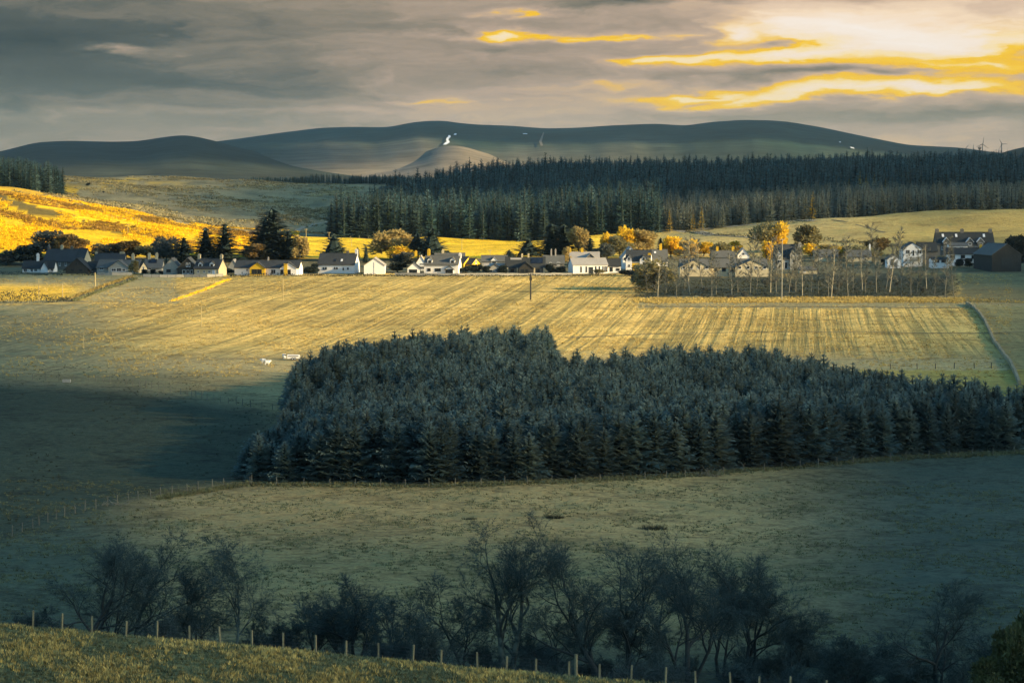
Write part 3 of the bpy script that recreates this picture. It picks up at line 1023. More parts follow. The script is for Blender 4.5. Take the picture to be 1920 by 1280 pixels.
def scatter(name, label, pts, scales, rots, picks, shapes, cat=None, group=None, kind='stuff', parent=None):
    """real copies of the given meshes at the given points, as one object"""
    me = bpy.data.meshes.new(name)
    me.from_pydata([tuple(p) for p in pts], [], [])
    a = me.attributes.new('sc', 'FLOAT_VECTOR', 'POINT'); a.data.foreach_set('vector', np.array(scales, float).ravel())
    a = me.attributes.new('rz', 'FLOAT_VECTOR', 'POINT'); a.data.foreach_set('vector', np.array([(0, 0, r) if not isinstance(r, (tuple, list)) else r for r in rots], float).ravel())
    a = me.attributes.new('pk', 'INT', 'POINT'); a.data.foreach_set('value', np.array(picks, int))
    o = link(name, me, parent)
    tag(o, label, cat, group, kind)
    ng = bpy.data.node_groups.new(name, 'GeometryNodeTree')
    ng.interface.new_socket('Geometry', in_out='INPUT', socket_type='NodeSocketGeometry')
    ng.interface.new_socket('Geometry', in_out='OUTPUT', socket_type='NodeSocketGeometry')
    N, Lk = ng.nodes, ng.links
    gi = N.new('NodeGroupInput'); go = N.new('NodeGroupOutput')
    iop = N.new('GeometryNodeInstanceOnPoints')
    Lk.new(gi.outputs[0], iop.inputs['Points'])
    g2i = N.new('GeometryNodeJoinGeometry')
    for sh in reversed(shapes):
        so = bpy.data.objects.new(sh.name + '_shape', sh)
        oi = N.new('GeometryNodeObjectInfo')
        oi.inputs['Object'].default_value = so
        oi.inputs['As Instance'].default_value = True
        Lk.new(oi.outputs['Geometry'], g2i.inputs[0])
    Lk.new(g2i.outputs[0], iop.inputs['Instance'])
    iop.inputs['Pick Instance'].default_value = True
    for an, dt, sock in (('sc', 'FLOAT_VECTOR', 'Scale'), ('rz', 'FLOAT_VECTOR', 'Rotation'), ('pk', 'INT', 'Instance Index')):
        na = N.new('GeometryNodeInputNamedAttribute'); na.data_type = dt; na.inputs[0].default_value = an
        Lk.new(na.outputs[0], iop.inputs[sock])
    Lk.new(iop.outputs[0], go.inputs[0])
    md = o.modifiers.new('scatter', 'NODES'); md.node_group = ng
    return o


def tree_thing(name, label, cat, group, crown_me, trunk_me, loc, rz, s):
    t = empty(name, loc, rz, s)
    tag(t, label, cat, group)
    link('trunk', trunk_me, t)
    link('crown', crown_me, t)
    return t


def inside(poly, x, y):
    c = False
    j = len(poly) - 1
    for i in range(len(poly)):
        xi, yi = poly[i]; xj, yj = poly[j]
        if (yi > y) != (yj > y) and x < (xj - xi) * (y - yi) / (yj - yi) + xi: c = not c
        j = i
    return c


# ---------------------------------------------------------------- the spruce plantation in the middle of the valley
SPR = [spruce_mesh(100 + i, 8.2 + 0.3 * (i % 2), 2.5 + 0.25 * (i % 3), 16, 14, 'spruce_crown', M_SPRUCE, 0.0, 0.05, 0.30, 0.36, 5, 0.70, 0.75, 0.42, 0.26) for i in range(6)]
SPR_T = stem_mesh(8.0, 0.16, M_TRUNK, 'spruce_trunk')
edge_px = [(446, 903), (540, 904), (620, 903), (760, 906), (900, 903), (1080, 896), (1250, 888), (1500, 868), (1700, 851), (1860, 846), (2060, 835), (2060, 812), (1900, 816), (1780, 818), (1690, 800),
           (1600, 775), (1500, 752), (1400, 738), (1250, 740), (1100, 745), (1045, 742), (1022, 700), (880, 699), (760, 706), (670, 730), (590, 758), (548, 776), (546, 800), (540, 835), (500, 872)]
PLANT = [(on_ground(u, v).x, on_ground(u, v).y) for (u, v) in edge_px]
ride_a, ride_b = on_ground(540, 800), on_ground(850, 742)


def ride_dist(x, y):
    a = Vector((ride_a.x, ride_a.y)); b = Vector((ride_b.x, ride_b.y)); p = Vector((x, y))
    t = max(0, min(1, (p - a).dot(b - a) / (b - a).length_squared))
    return (p - (a + (b - a) * t)).length


r = random.Random(42)
spots = []
xs = [p[0] for p in PLANT]; ys = [p[1] for p in PLANT]
gy = min(ys); row = 0
while gy < max(ys):
    gx = min(xs) + (1.17 if row % 2 else 0)
    while gx < max(xs):
        x = gx + r.uniform(-0.65, 0.65); y = gy + r.uniform(-0.6, 0.6)
        if inside(PLANT, x, y) and ride_dist(x, y) > 3.8 and r.random() > 0.04:
            spots.append((x, y))
        gx += 2.35
    gy += 2.2; row += 1


def plant_h(x, y):
    u = 960 + F * x / y
    h = 1.0 + 0.10 * math.sin(x * 0.11 + 1) * math.sin(y * 0.07)
    if y < 402: h *= 0.64 + 0.36 * float(sstep(465, 700, u + 0.6 * max(0, y - 330)))
    elif u < 600: h *= 0.92
    if y > 395 and u < 1035: h *= 1.08
    if u > 1700: h *= 0.95
    return h * 0.95 * r.uniform(0.84, 1.13)


spots.sort(key=lambda p: p[1] + 0.02 * abs(p[0]))
# the first rows of the plantation stand out singly; the packed interior is one mass
front, rest = spots[:300], spots[300:]
for i, (x, y) in enumerate(front):
    s = plant_h(x, y)
    tree_thing('spruce_tree', 'dark blue-green spruce in the front rows of the valley plantation', 'spruce', 'spruces along the front of the plantation',
               SPR[r.randrange(6)], SPR_T, gpt(x, y, -0.1), r.uniform(0, 6.28), (s * r.uniform(1.15, 1.45), s * r.uniform(1.15, 1.45), s))
SPR_J = [joined('spruce', [SPR[i], SPR_T]) for i in range(6)]
scatter('spruce_plantation', 'densely packed spruce crowns behind the front rows of the plantation', [gpt(x, y, -0.1) for x, y in rest],
        [(lambda s: (s * r.uniform(.9, 1.12), s * r.uniform(.9, 1.12), s))(plant_h(x, y)) for x, y in rest], [r.uniform(0, 6.28) for _ in rest], [r.randrange(6) for _ in rest], SPR_J, 'plantation')

# ---------------------------------------------------------------- the forest behind the village
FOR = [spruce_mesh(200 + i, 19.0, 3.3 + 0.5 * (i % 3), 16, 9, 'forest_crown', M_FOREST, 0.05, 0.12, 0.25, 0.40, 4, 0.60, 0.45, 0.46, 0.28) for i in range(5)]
FOR_T = stem_mesh(18.0, 0.24, mat('bark_grey', (0.06, 0.06, 0.05), 0.3, 2.0), 'forest_trunk')
LAR = [spruce_mesh(300 + i, 13.0, 2.9, 14, 9, 'larch_crown', M_LARCH, 0.04, 0.15, 0.14, 0.15, 4, 0.7, 0.6, 0.45, 0.22) for i in range(4)]
LAR_T = stem_mesh(12.5, 0.18, mat('bark_grey2', (0.11, 0.105, 0.085), 0.3, 2.0), 'larch_trunk')
FOR_J = [joined('forest_spruce', [m, FOR_T]) for m in FOR]
LAR_J = [joined('larch', [m, LAR_T]) for m in LAR]
r = random.Random(77)


def front_d(u):
    return float(np.interp(u, [600, 622, 1000, 1236, 1242, 1330, 1560, 1900, 2300], [1200, 1204, 1208, 1204, 1500, 1500, 1510, 1510, 1510]))


fspots, lspots = [], []
y = 1195.0
while y < 2330:
    sp = 4.6 if y < 1300 else 6.0 + (y - 1300) * 0.0022
    x0 = (np.interp(y, [1195, 1230, 1300, 2330], [616, 622, 640, 735]) - 960) / F * y
    x1 = (2260 - 960) / F * y
    x = x0
    while x < x1:
        xx = x + r.uniform(-.4, .4) * sp; yy = y + r.uniform(-.4, .4) * sp
        u = 960 + F * xx / yy
        if yy > front_d(u) + r.uniform(0, 6) and u > np.interp(yy, [1195, 1230, 1300, 2330], [616, 622, 640, 735]) and yy < np.interp(u, [620, 640, 690, 740, 800, 900, 1000, 1100], [1330, 1400, 1540, 1700, 1880, 2120, 2290, 2400]) + r.uniform(-40, 40):
            fspots.append((xx, yy))
        x += sp
    y += sp
y = 1225.0
while y < 1440:
    x = (1236 - 960) / F * y
    while x < (2260 - 960) / F * y:
        xx = x + r.uniform(-2, 2); yy = y + r.uniform(-2, 2)
        u = 960 + F * xx / yy
        fd = np.interp(u, [1236, 1330, 1560, 1900, 2300], [1212, 1234, 1250, 1264, 1270])
        if yy > fd and not (abs(u - 1562) < 7 and yy < 1330):
            lspots.append((xx, yy))
        x += 5.2
    y += 5.2


def forest_h(x, y):
    h = 1.0 + 0.08 * math.sin(x * 0.05) * math.sin(y * 0.03 + 1)
    return h * min(1.22, max(0.6, r.gauss(0.92, 0.14)))


fspots.sort(key=lambda p: p[1])
u_of = lambda p: 960 + F * p[0] / p[1]
fr_edge = [p for p in fspots if p[1] < 1262 and 600 < u_of(p) < 1260][:190]
es = set(fr_edge)
for (x, y) in fr_edge:
    s = forest_h(x, y) * 1.02
    tree_thing('forest_spruce', 'tall dark conifer on the near edge of the forest behind the village', 'conifer', 'conifers along the forest edge',
               FOR[r.randrange(5)], FOR_T, gpt(x, y, -0.2), r.uniform(0, 6.28), (s * .95, s * .95, s))
rest = [p for p in fspots if p not in es]
scatter('forest', 'dark conifer forest covering the rise behind the village', [gpt(x, y, -0.2) for x, y in rest],
        [(lambda s: (s, s, s))(forest_h(x, y) * (1.0 + 0.10 * float(sstep(1500, 1800, y)))) for x, y in rest], [r.uniform(0, 6.28) for _ in rest], [r.randrange(5) for _ in rest], FOR_J, 'forest')
lspots.sort(key=lambda p: p[1] - 0.0 * p[0])
lf = [p for p in lspots if p[1] < 1285 and u_of(p) < 1925][:110]
ls = set(lf)
for (x, y) in lf:
    s = r.uniform(0.7, 1.1)
    tree_thing('larch_tree', 'pale grey larch in the lighter belt before the dark forest', 'larch', 'larches in the belt before the forest',
               LAR[r.randrange(4)], LAR_T, gpt(x, y, -0.2), r.uniform(0, 6.28), s)
rest = [p for p in lspots if p not in ls]
scatter('larch_wood', 'lighter larch wood in front of the dark forest', [gpt(x, y, -0.2) for x, y in rest],
        [(lambda s: (s, s, s))(r.uniform(0.75, 1.15)) for _ in rest], [r.uniform(0, 6.28) for _ in rest], [r.randrange(4) for _ in rest], LAR_J, 'wood')
LARG = spruce_mesh(350, 13.0, 2.4, 16, 7, 'golden_larch_crown', M_LARCHGOLD, 0.12, 0.15, 0.25, 0.1, 3)
for (u, v, w) in [(1315, 407, 0.85), (1299, 404, 0.75), (1523, 399, 1.05), (1256, 405, 0.8), (1612, 372, 1.0), (1624, 374, 0.9), (1638, 373, 0.9), (1590, 376, 0.8), (1660, 376, 0.75)]:
    D = float(np.interp(u, [1236, 1330, 1560], [1208, 1230, 1246])) if v > 390 else 1442
    p = at_dist(u, D); w *= 1.0 if v > 390 else 1.45
    tree_thing('golden_larch', {1315: 'bright golden larch at the left end of the pale belt', 1299: 'smaller golden larch left of the brightest golden larch', 1523: 'golden tipped larch near the gap in the pale belt',
               1256: 'yellowish larch at the far left of the pale belt', 1612: 'tallest golden larch in the right-hand wood', 1624: 'golden larch just right of the tallest one in the right-hand wood',
               1638: 'third golden larch in the right-hand wood', 1590: 'leftmost golden larch in the right-hand wood', 1660: 'rightmost golden larch in the right-hand wood'}[u],
               'larch', 'golden larches', LARG, LAR_T, p, r.uniform(0, 6), w)
# block of forest at the left edge, shelter belt on the moor skyline
lb = []
y = 1440.0
while y < 1640:
    x = (-330 - 960) / F * y
    while x < (124 - 960) / F * y:
        xx = x + r.uniform(-2, 2); yy = y + r.uniform(-2, 2); u = 960 + F * xx / yy
        if u < np.interp(yy, [1440, 1475, 1480, 1640], [66, 78, 112, 118]) + r.uniform(-4, 4): lb.append((xx, yy))
        x += 5.0
    y += 5.0
lb.sort(key=lambda p: p[1])
lfr = [p for p in lb if u_of(p) > -5][:60]
ls = set(lfr)
for (x, y) in lfr:
    s = r.uniform(0.75, 1.0)
    tree_thing('forest_spruce', 'dark conifer in the block of forest at the left edge', 'conifer', 'conifers of the left forest block', FOR[r.randrange(5)], FOR_T, gpt(x, y, -0.2), r.uniform(0, 6.28), s)
rest = [p for p in lb if p not in ls]
scatter('forest_block', 'block of dark conifer forest at the left edge of the moor', [gpt(x, y, -0.2) for x, y in rest], [(lambda s: (s, s, s))(r.uniform(.75, 1.0)) for _ in rest],
        [r.uniform(0, 6.28) for _ in rest], [r.randrange(5) for _ in rest], FOR_J, 'forest')
belt = []
for i in range(420):
    u = r.uniform(470, 760); D = 2330 + r.uniform(0, 60)
    belt.append(at_dist(u, D))
scatter('shelter_belt', 'thin far shelter belt of conifers on the moor skyline', belt, [(lambda s: (s, s, s))(r.uniform(.30, .42) * float(np.interp(960 + F * p.x / p.y, [470, 560, 600, 760], [.45, .7, 1, 1.15]))) for p in belt],
        [r.uniform(0, 6.28) for _ in belt], [r.randrange(5) for _ in belt], FOR_J, 'wood')


# ---------------------------------------------------------------- bare broadleaf trees
def bare_tree(seed, H, stems, spread=0.9, twig_n=11, twig_w=0.0060, droop=0.0, fork=0.38, r0=0.2, dens=1.0, levels=4):
    """returns limbs (trunk and branches) and twigs as mesh builders; stems: list of (lean x, lean y, height share)"""
    r = random.Random(seed)
    limb, tw = MB(), MB()

    def twig(p, d, L):
        for k in range(3):
            dd = (d + Vector((r.uniform(-.9, .9), r.uniform(-.9, .9), r.uniform(-.8, .7)))).normalized()
            mid = p + dd * L * 0.55 + Vector((0, 0, -droop * L * 0.3))
            dd2 = (dd + Vector((r.uniform(-.45, .45), r.uniform(-.45, .45), r.uniform(-.2, .35) - droop))).normalized()
            end = mid + dd2 * L * 0.6
            s = dd.cross(Vector((r.uniform(-1, 1), r.uniform(-1, 1), r.uniform(-1, 1))))
            if s.length < 1e-3: continue
            s = s.normalized() * twig_w
            tw.quad(p - s, p + s, mid + s * .7, mid - s * .7)
            tw.tri(mid - s * .7, mid + s * .7, end)

    def grow(p, d, L, rad, lvl):
        n = 6 if lvl <= 1 else (4 if lvl == 2 else 3)
        pts, rr, dirs = [p.copy()], [rad], [d.copy()]
        q = p.copy(); dd = d.copy()
        wob = 0.16 if lvl == 0 else 0.26
        end = 0.42 if lvl == 0 else 0.22
        for k in range(n):
            dd = (dd + Vector((r.gauss(0, wob), r.gauss(0, wob), r.gauss(0, wob * .6) + (0.05, 0.07, 0.02, -0.02)[min(lvl, 3)] - droop * 0.15 * (lvl > 2)))).normalized()
            q = q + dd * (L / n)
            pts.append(q.copy()); rr.append(rad * (1 - (1 - end) * (k + 1) / n)); dirs.append(dd.copy())
        if lvl <= 2 or rad > 0.022:
            limb.tube(pts, rr, 7 if lvl == 0 else (5 if lvl == 1 else 4), 0, False)
        else:
            s = dd.cross(Vector((.3, .8, .2)))
            s = s.normalized() if s.length > 1e-3 else Vector((1, 0, 0))
            for k in range(n):
                a, b = s * max(rr[k], twig_w), s * max(rr[k + 1], twig_w * .8)
                tw.quad(pts[k] - a, pts[k] + a, pts[k + 1] + b, pts[k + 1] - b)
        if lvl >= levels - 1:
            for k in range(1, n + 1):
                for _ in range(max(1, int(round(twig_n * dens / n)))):
                    twig(pts[k], dirs[k], L * r.uniform(0.35, 0.7))
            return
        cnt = {0: r.randint(4, 6), 1: r.randint(6, 8), 2: r.randint(6, 8)}[lvl]
        for c in range(cnt):
            f = (fork if lvl == 0 else 0.22) + (1 - (fork if lvl == 0 else 0.22)) * (c + r.uniform(0.2, 1.0)) / cnt
            f = min(f, 1.0)
            k = min(int(f * n), n - 1); g = f * n - k
            o = pts[k].lerp(pts[k + 1], g)
            bd = dirs[k + 1]
            side = bd.cross(Vector((r.uniform(-1, 1), r.uniform(-1, 1), r.uniform(-.5, .5))))
            if side.length < 1e-3: continue
            side.normalize()
            ang = r.uniform(0.55, 1.05) * spread * (0.65 if c == cnt - 1 else 1.0)
            nd = (bd * math.cos(ang) + side * math.sin(ang) + Vector((0, 0, 0.10 if lvl == 0 else 0.03))).normalized()
            ll = L * (0.86 if lvl == 0 else 0.62) * (1.08 - 0.45 * f) * r.uniform(0.75, 1.2)
            grow(o, nd, ll, rr[k] * (r.uniform(0.55, 0.8) if lvl == 0 else r.uniform(0.42, 0.68)), lvl + 1)

    for (lx, ly, hs) in stems:
        d = Vector((lx, ly, 1.0)).normalized()
        grow(Vector((lx * 0.25, ly * 0.25, -0.5)), d, H * 0.56 * hs, r0 * hs, 0)
    return limb, tw


def bare_thing(name, label, group, cat, loc, seed, H, stems, mats, rz=0.0, **kw):
    limb, tw = bare_tree(seed, H, stems, **kw)
    t = empty(name, loc, rz)
    tag(t, label, cat, group)
    limb.build('trunk', mats[0], t, True)
    tw.build('crown', mats[1], t)
    return t


NEAR = [  # u, distance, height, stems, label, options
    (150, 186, 12.0, [(-0.10, 0, 1.0), (0.22, .1, .8)], 'big twin-stemmed bare tree at the far left behind the fence', dict(r0=.26, seed=3)),
    (60, 190, 6.5, [(-0.25, 0, .9), (0.15, 0, .9)], 'low bare bush at the left edge behind the fence', dict(r0=.12, seed=4)),
    (222, 190, 12.2, [(0.05, 0, 1.0), (-.2, 0, .75)], 'round dense bare tree right of the big twin-stemmed one', dict(r0=.2, seed=8, dens=1.2)),
    (292, 181, 6.8, [(0.35, 0, .9), (-0.05, .1, .9)], 'short bare tree with a low limb leaning right', dict(r0=.17, seed=15)),
    (432, 188, 11.2, [(0.02, 0, 1.0), (-.25, 0, .7)], 'slender pale-barked bare birch left of centre', dict(r0=.14, seed=21, lichen=True, droop=.3)),
    (505, 192, 6.2, [(0.3, 0, .8), (-0.3, 0, .8), (0.05, 0, .9), (.6, 0, .6)], 'spreading bare willow bush right of the pale birch', dict(r0=.08, seed=30)),
    (655, 189, 8.6, [(-0.15, 0, .9), (0.12, 0, 1.0), (.35, .1, .8), (-.4, 0, .7)], 'dense dark round bare tree left of centre', dict(r0=.17, seed=36, dens=1.1)),
    (735, 184, 7.4, [(0.10, 0, 1.0), (-.3, 0, .6)], 'dark bare tree leaning beside the dense round one', dict(r0=.17, seed=44, dens=1.2)),
    (800, 180, 6.6, [(0.45, 0, .8), (-.25, 0, .7), (0.1, 0, .9)], 'low bare tree with crossing limbs before the tallest tree', dict(r0=.15, seed=47)),
    (948, 183, 12.6, [(-0.06, 0, 1.0), (0.16, 0, .95)], 'tallest bare tree at the centre with lichened limbs', dict(r0=.27, seed=52, lichen=True, fork=.36)),
    (1040, 190, 6.2, [(-0.2, 0, .8), (.25, 0, .9)], 'low bare bush between the tallest tree and the leaning pair', dict(r0=.11, seed=58)),
    (1142, 181, 11.4, [(-0.22, 0, 1.0), (-.75, .1, .75)], 'bare tree leaning left in the pair right of centre', dict(r0=.23, seed=61, fork=.3)),
    (1168, 184, 10.8, [(0.0, 0, 1.0), (.28, 0, .55)], 'upright bare tree in the pair right of centre', dict(r0=.21, seed=66, fork=.34)),
    (1292, 182, 12.2, [(0.10, 0, 1.0), (-0.22, 0, .75), (.55, 0, .75)], 'many-stemmed bare tree right of the pair', dict(r0=.22, seed=71, dens=1.1)),
    (1402, 188, 10.6, [(0.1, 0, 1.0), (-0.2, 0, .8), (.4, 0, .8)], 'wide tangled bare tree near the last fence posts', dict(r0=.17, seed=78, dens=1.15)),
    (350, 189, 8.2, [(0.05, 0, 1.0), (-.25, 0, .7)], 'small rounded bare tree left of the pale birch', dict(r0=.13, seed=91)),
    (590, 192, 7.0, [(-.1, 0, 1.0), (.3, 0, .7)], 'small bare tree left of the dense dark one', dict(r0=.12, seed=95)),
    (868, 191, 8.0, [(-.2, 0, 1.0), (.1, 0, .8)], 'bare tree just left of the tallest tree', dict(r0=.13, seed=99)),
    (1225, 192, 8.6, [(.1, 0, 1.0), (-.3, 0, .7)], 'rounded bare tree between the pair and the many-stemmed tree', dict(r0=.14, seed=103)),
    (1352, 190, 9.6, [(-.1, 0, 1.0), (.25, 0, .8)], 'bare tree between the many-stemmed and the tangled tree', dict(r0=.15, seed=107)),
    (1490, 188, 6.6, [(-.1, 0, 1.0), (.3, 0, .7)], 'low bare tree right of the wide tangled one', dict(r0=.11, seed=111)),
    (1600, 178, 5.2, [(0.25, 0, .8), (-.25, 0, .8), (0, 0, .9)], 'low bare thicket in the hollow at the lower right', dict(r0=.09, seed=84)),
    (1765, 180, 8.2, [(0.02, 0, 1.0), (.3, 0, .7)], 'dark bare tree in the lower right corner', dict(r0=.18, seed=88)),
]
for (u, D, H, stems, label, kw) in NEAR:
    kw = dict(kw)
    seed = kw.pop('seed')
    mts = (M_LICHEN if kw.pop('lichen', False) else M_TRUNK, M_TWIG)
    bare_thing('bare_tree', label, 'bare trees behind the near fence', 'tree', at_dist(u, D, -0.1), seed, H * 1.06, stems, mts, 0.0, **kw)

# young pale trees in the belt before the right half of the village
def young_tree(seed, H):
    r = random.Random(seed)
    limb, tw = MB(), MB()
    bx, by = r.uniform(-.10, .10), r.uniform(-.06, .06)
    wv_ = r.uniform(.1, .3)
    ax = lambda t: Vector((bx * H * t * t + wv_ * math.sin(5 * t + seed), by * H * t * t, -0.4 + (H + .4) * t))
    limb.tube([ax(k / 9) for k in range(10)], [0.125 * (1 - 0.88 * k / 9) + .012 for k in range(10)], 6, 0, False)
    if r.random() < .7:
        limb.tube([ax(.35), ax(.5) + Vector((.5, .1, 0)), ax(.8) + Vector((1.0, .2, 0))], [.07, .05, .02], 5, 0, False)
    for b in range(34):
        t = 0.20 + 0.78 * (b + r.random()) / 34
        an = r.uniform(0, 6.28)
        L = (1.0 - 0.75 * (t - .3)) * 2.6 * r.uniform(.6, 1.15)
        d = Vector((math.cos(an), math.sin(an), r.uniform(.5, 1.2))).normalized()
        p0 = ax(t); p1 = p0 + d * L * .5; p2 = p1 + (d + Vector((0, 0, .15))).normalized() * L * .5
        limb.tube([p0, p1, p2], [.035, .024, .010], 4, 0, False)
        for k in range(20):
            q = p0.lerp(p1, r.random()) if k < 4 else p1.lerp(p2, r.random())
            dd = (d + Vector((r.uniform(-.9, .9), r.uniform(-.9, .9), r.uniform(-.6, .8)))).normalized()
            e = q + dd * r.uniform(.5, 1.1)
            sx = dd.cross(Vector((r.uniform(-1, 1), r.uniform(-1, 1), r.uniform(-1, 1))))
            if sx.length < .05: continue
            sx = sx.normalized() * .040
            tw.tri(q - sx, q + sx, e)
            m_ = q.lerp(e, .5)
            tw.tri(m_ - sx, m_ + sx, m_ + (dd + Vector((r.uniform(-.8, .8), r.uniform(-.8, .8), r.uniform(-.5, .5)))).normalized() * .5)
    return limb, tw


BB = []
for i in range(6):
    limb, tw = young_tree(500 + i, 13.5 + (i % 3))
    BB.append((limb.mesh('young_tree_trunk', M_BIRCH, True), tw.mesh('young_tree_crown', M_BIRCHTWIG)))
r = random.Random(9)
BELT = [(1213, 553, .62), (1235, 556, .7), (1252, 557, .6), (1266, 554, .72), (1280, 549, .75), (1296, 556, 1.0), (1313, 547, .8), (1333, 558, .8), (1346, 553, .85), (1366, 551, .8), (1380, 547, .75), (1406, 558, 1.0),
        (1424, 550, .85), (1442, 557, .95), (1456, 556, .9), (1478, 549, .8), (1491, 556, .8), (1507, 557, .85), (1522, 549, .8), (1534, 557, 1.0), (1551, 556, .85), (1561, 558, .9), (1575, 548, .8),
        (1588, 557, 1.1), (1597, 558, .8), (1612, 552, .9), (1628, 548, .75), (1641, 554, 1.0), (1658, 550, .8), (1673, 556, .95), (1691, 557, 1.05), (1708, 552, .9), (1722, 560, .95), (1738, 551, .9), (1752, 557, .8), (1772, 563, 1.05), (1786, 556, .85)]
def nth(i):
    a = 'first second third fourth fifth sixth seventh eighth ninth tenth eleventh twelfth thirteenth fourteenth fifteenth sixteenth seventeenth eighteenth nineteenth'.split()
    if i < 19: return a[i]
    tens = {2: 'twent', 3: 'thirt'}[(i + 1) // 10]
    return tens + 'ieth' if (i + 1) % 10 == 0 else tens + 'y-' + a[(i + 1) % 10 - 1]


for i, (u, v, s) in enumerate(sorted(BELT)):
    p = on_ground(u + r.uniform(-5, 5), v + r.uniform(-9, 3))
    k = r.randrange(6)
    t = empty('young_tree', p, r.uniform(0, 6.28), s * r.uniform(0.92, 1.30))
    t.rotation_euler = (r.gauss(0, .05), r.gauss(0, .05), r.uniform(0, 6.28))
    tag(t, nth(i) + ' pale-stemmed young bare tree counted from the left along the belt', 'tree', 'young trees in the belt before the village')
    o_ = link('trunk', BB[k][0], t)
    if i % 4 != 1:
        o_.material_slots[0].link = 'OBJECT'; o_.material_slots[0].material = M_BIRCHGREY
    link('crown', BB[k][1], t)


# ---------------------------------------------------------------- village trees and shrubs
def leafy_mesh(seed, w, h, n, m, name, size=0.34, clumps=9, base=0.12):
    """crown of many small twig sprays gathered in clumps"""
    r = random.Random(seed)
    mb = MB()
    cs = []
    for _ in range(clumps):
        a = r.uniform(0, 6.28); rr = math.sqrt(r.random()) * 0.33
        z = base + (1 - base) * (0.18 + 0.68 * r.random())
        env = math.sqrt(max(0.05, 1 - (2 * (z - 0.5)) ** 2))
        cs.append((rr * env * math.cos(a), rr * env * math.sin(a), z, r.uniform(0.15, 0.26)))
    for _ in range(n):
        c = r.choice(cs)
        d = Vector((r.gauss(0, 1), r.gauss(0, 1), r.gauss(0, 1))).normalized() * c[3] * r.random() ** 0.4
        p = Vector(((c[0] + d.x) * w, (c[1] + d.y) * w, (c[2] + d.z * 0.9) * h))
        if p.z < 0.02: continue
        o = (d + Vector((r.uniform(-.25, .25), r.uniform(-.25, .25), 0.12))).normalized()
        s = o.cross(Vector((r.uniform(-1, 1), r.uniform(-1, 1), r.uniform(-1, 1))))
        if s.length < .01: continue
        s.normalize()
        L = size * r.uniform(0.7, 1.5)
        q = L * 0.30
        mb.tri(p - s * q, p + s * q, p + o * L)
        mb.tri(p - s * q * .8 + o * L * .1, p + o * L * .9 + s * q, p + o * L * .55 - s * q)
    return mb.mesh(name, m)


LEAFM = dict(gold=M_GOLDLEAF, pale=M_PALELEAF, olive=M_OLIVELEAF, grey=M_GREYLEAF, dark=M_DARKLEAF, brown=M_BROWNLEAF)
LEAFY = {}
for k, m in LEAFM.items():
    LEAFY[k] = [leafy_mesh(600 + i + 10 * len(LEAFY), 1.0, 1.0, 2000 if k != 'dark' else 2800, m, k + '_crown', 0.085, 12) for i in range(3)]
BUSH_LIMBS = []
for i in range(3):
    mb = MB()
    rr = random.Random(900 + i)
    mb.tube([(0, 0, -0.06), (0.01, 0, 0.15), (rr.uniform(-.03, .03), 0, 0.34)], [0.028, 0.022, 0.016], 6)
    for b in range(7):
        a = rr.uniform(0, 6.28); z0 = rr.uniform(0.14, 0.34)
        e = (math.cos(a) * rr.uniform(.15, .36), math.sin(a) * rr.uniform(.15, .36), z0 + rr.uniform(.25, .5))
        mb.tube([(0, 0, z0), (e[0] * .45, e[1] * .45, z0 + (e[2] - z0) * .6), e], [0.014, 0.009, 0.003], 4)
    BUSH_LIMBS.append(mb.mesh('bush_trunk', M_TRUNK, True))
VCON = [spruce_mesh(400 + i, 1.0, 0.26, 17, 9, 'garden_conifer_crown', M_VCONIFER, 0.06, 0.12, 0.4, 0.15, 3) for i in range(3)]
VPINE = [spruce_mesh(420 + i, 1.0, 0.42, 10, 9, 'garden_pine_crown', M_VCONIFER, 0.14, 0.18, 0.55, 0.0, 4) for i in range(2)]
VCOL = spruce_mesh(440, 1.0, 0.13, 18, 8, 'cypress_crown', M_VCONIFER, 0.03, 0.0, 0.7, -0.5, 2)
VTR = stem_mesh(0.9, 0.018, M_TRUNK, 'conifer_trunk')
r = random.Random(31)


def vtree(kind, u, D, vtop, wpx, label, name=None, cat='tree', group=None):
    p = at_dist(u, D)
    zt = P(u, vtop, D).z
    h = max(1.0, zt - p.z + 0.3)
    w = wpx * px(D)
    if kind in ('con', 'pine', 'col'):
        me, bw = {'con': (VCON[r.randrange(3)], 0.52), 'pine': (VPINE[r.randrange(2)], 0.84), 'col': (VCOL, 0.26)}[kind]
        t = empty(name or 'garden_conifer', p, r.uniform(0, 6.28), (1.9 * w / bw, 1.9 * w / bw, h))
        tag(t, label, cat, group)
        link('trunk', VTR, t); link('crown', me, t)
    else:
        t = empty(name or 'garden_tree', p, r.uniform(0, 6.28), (w * 1.4, w * 1.4, h * 1.08))
        tag(t, label, cat, group)
        link('trunk', BUSH_LIMBS[r.randrange(3)], t); link('crown', LEAFY[kind][r.randrange(3)], t)
    return t


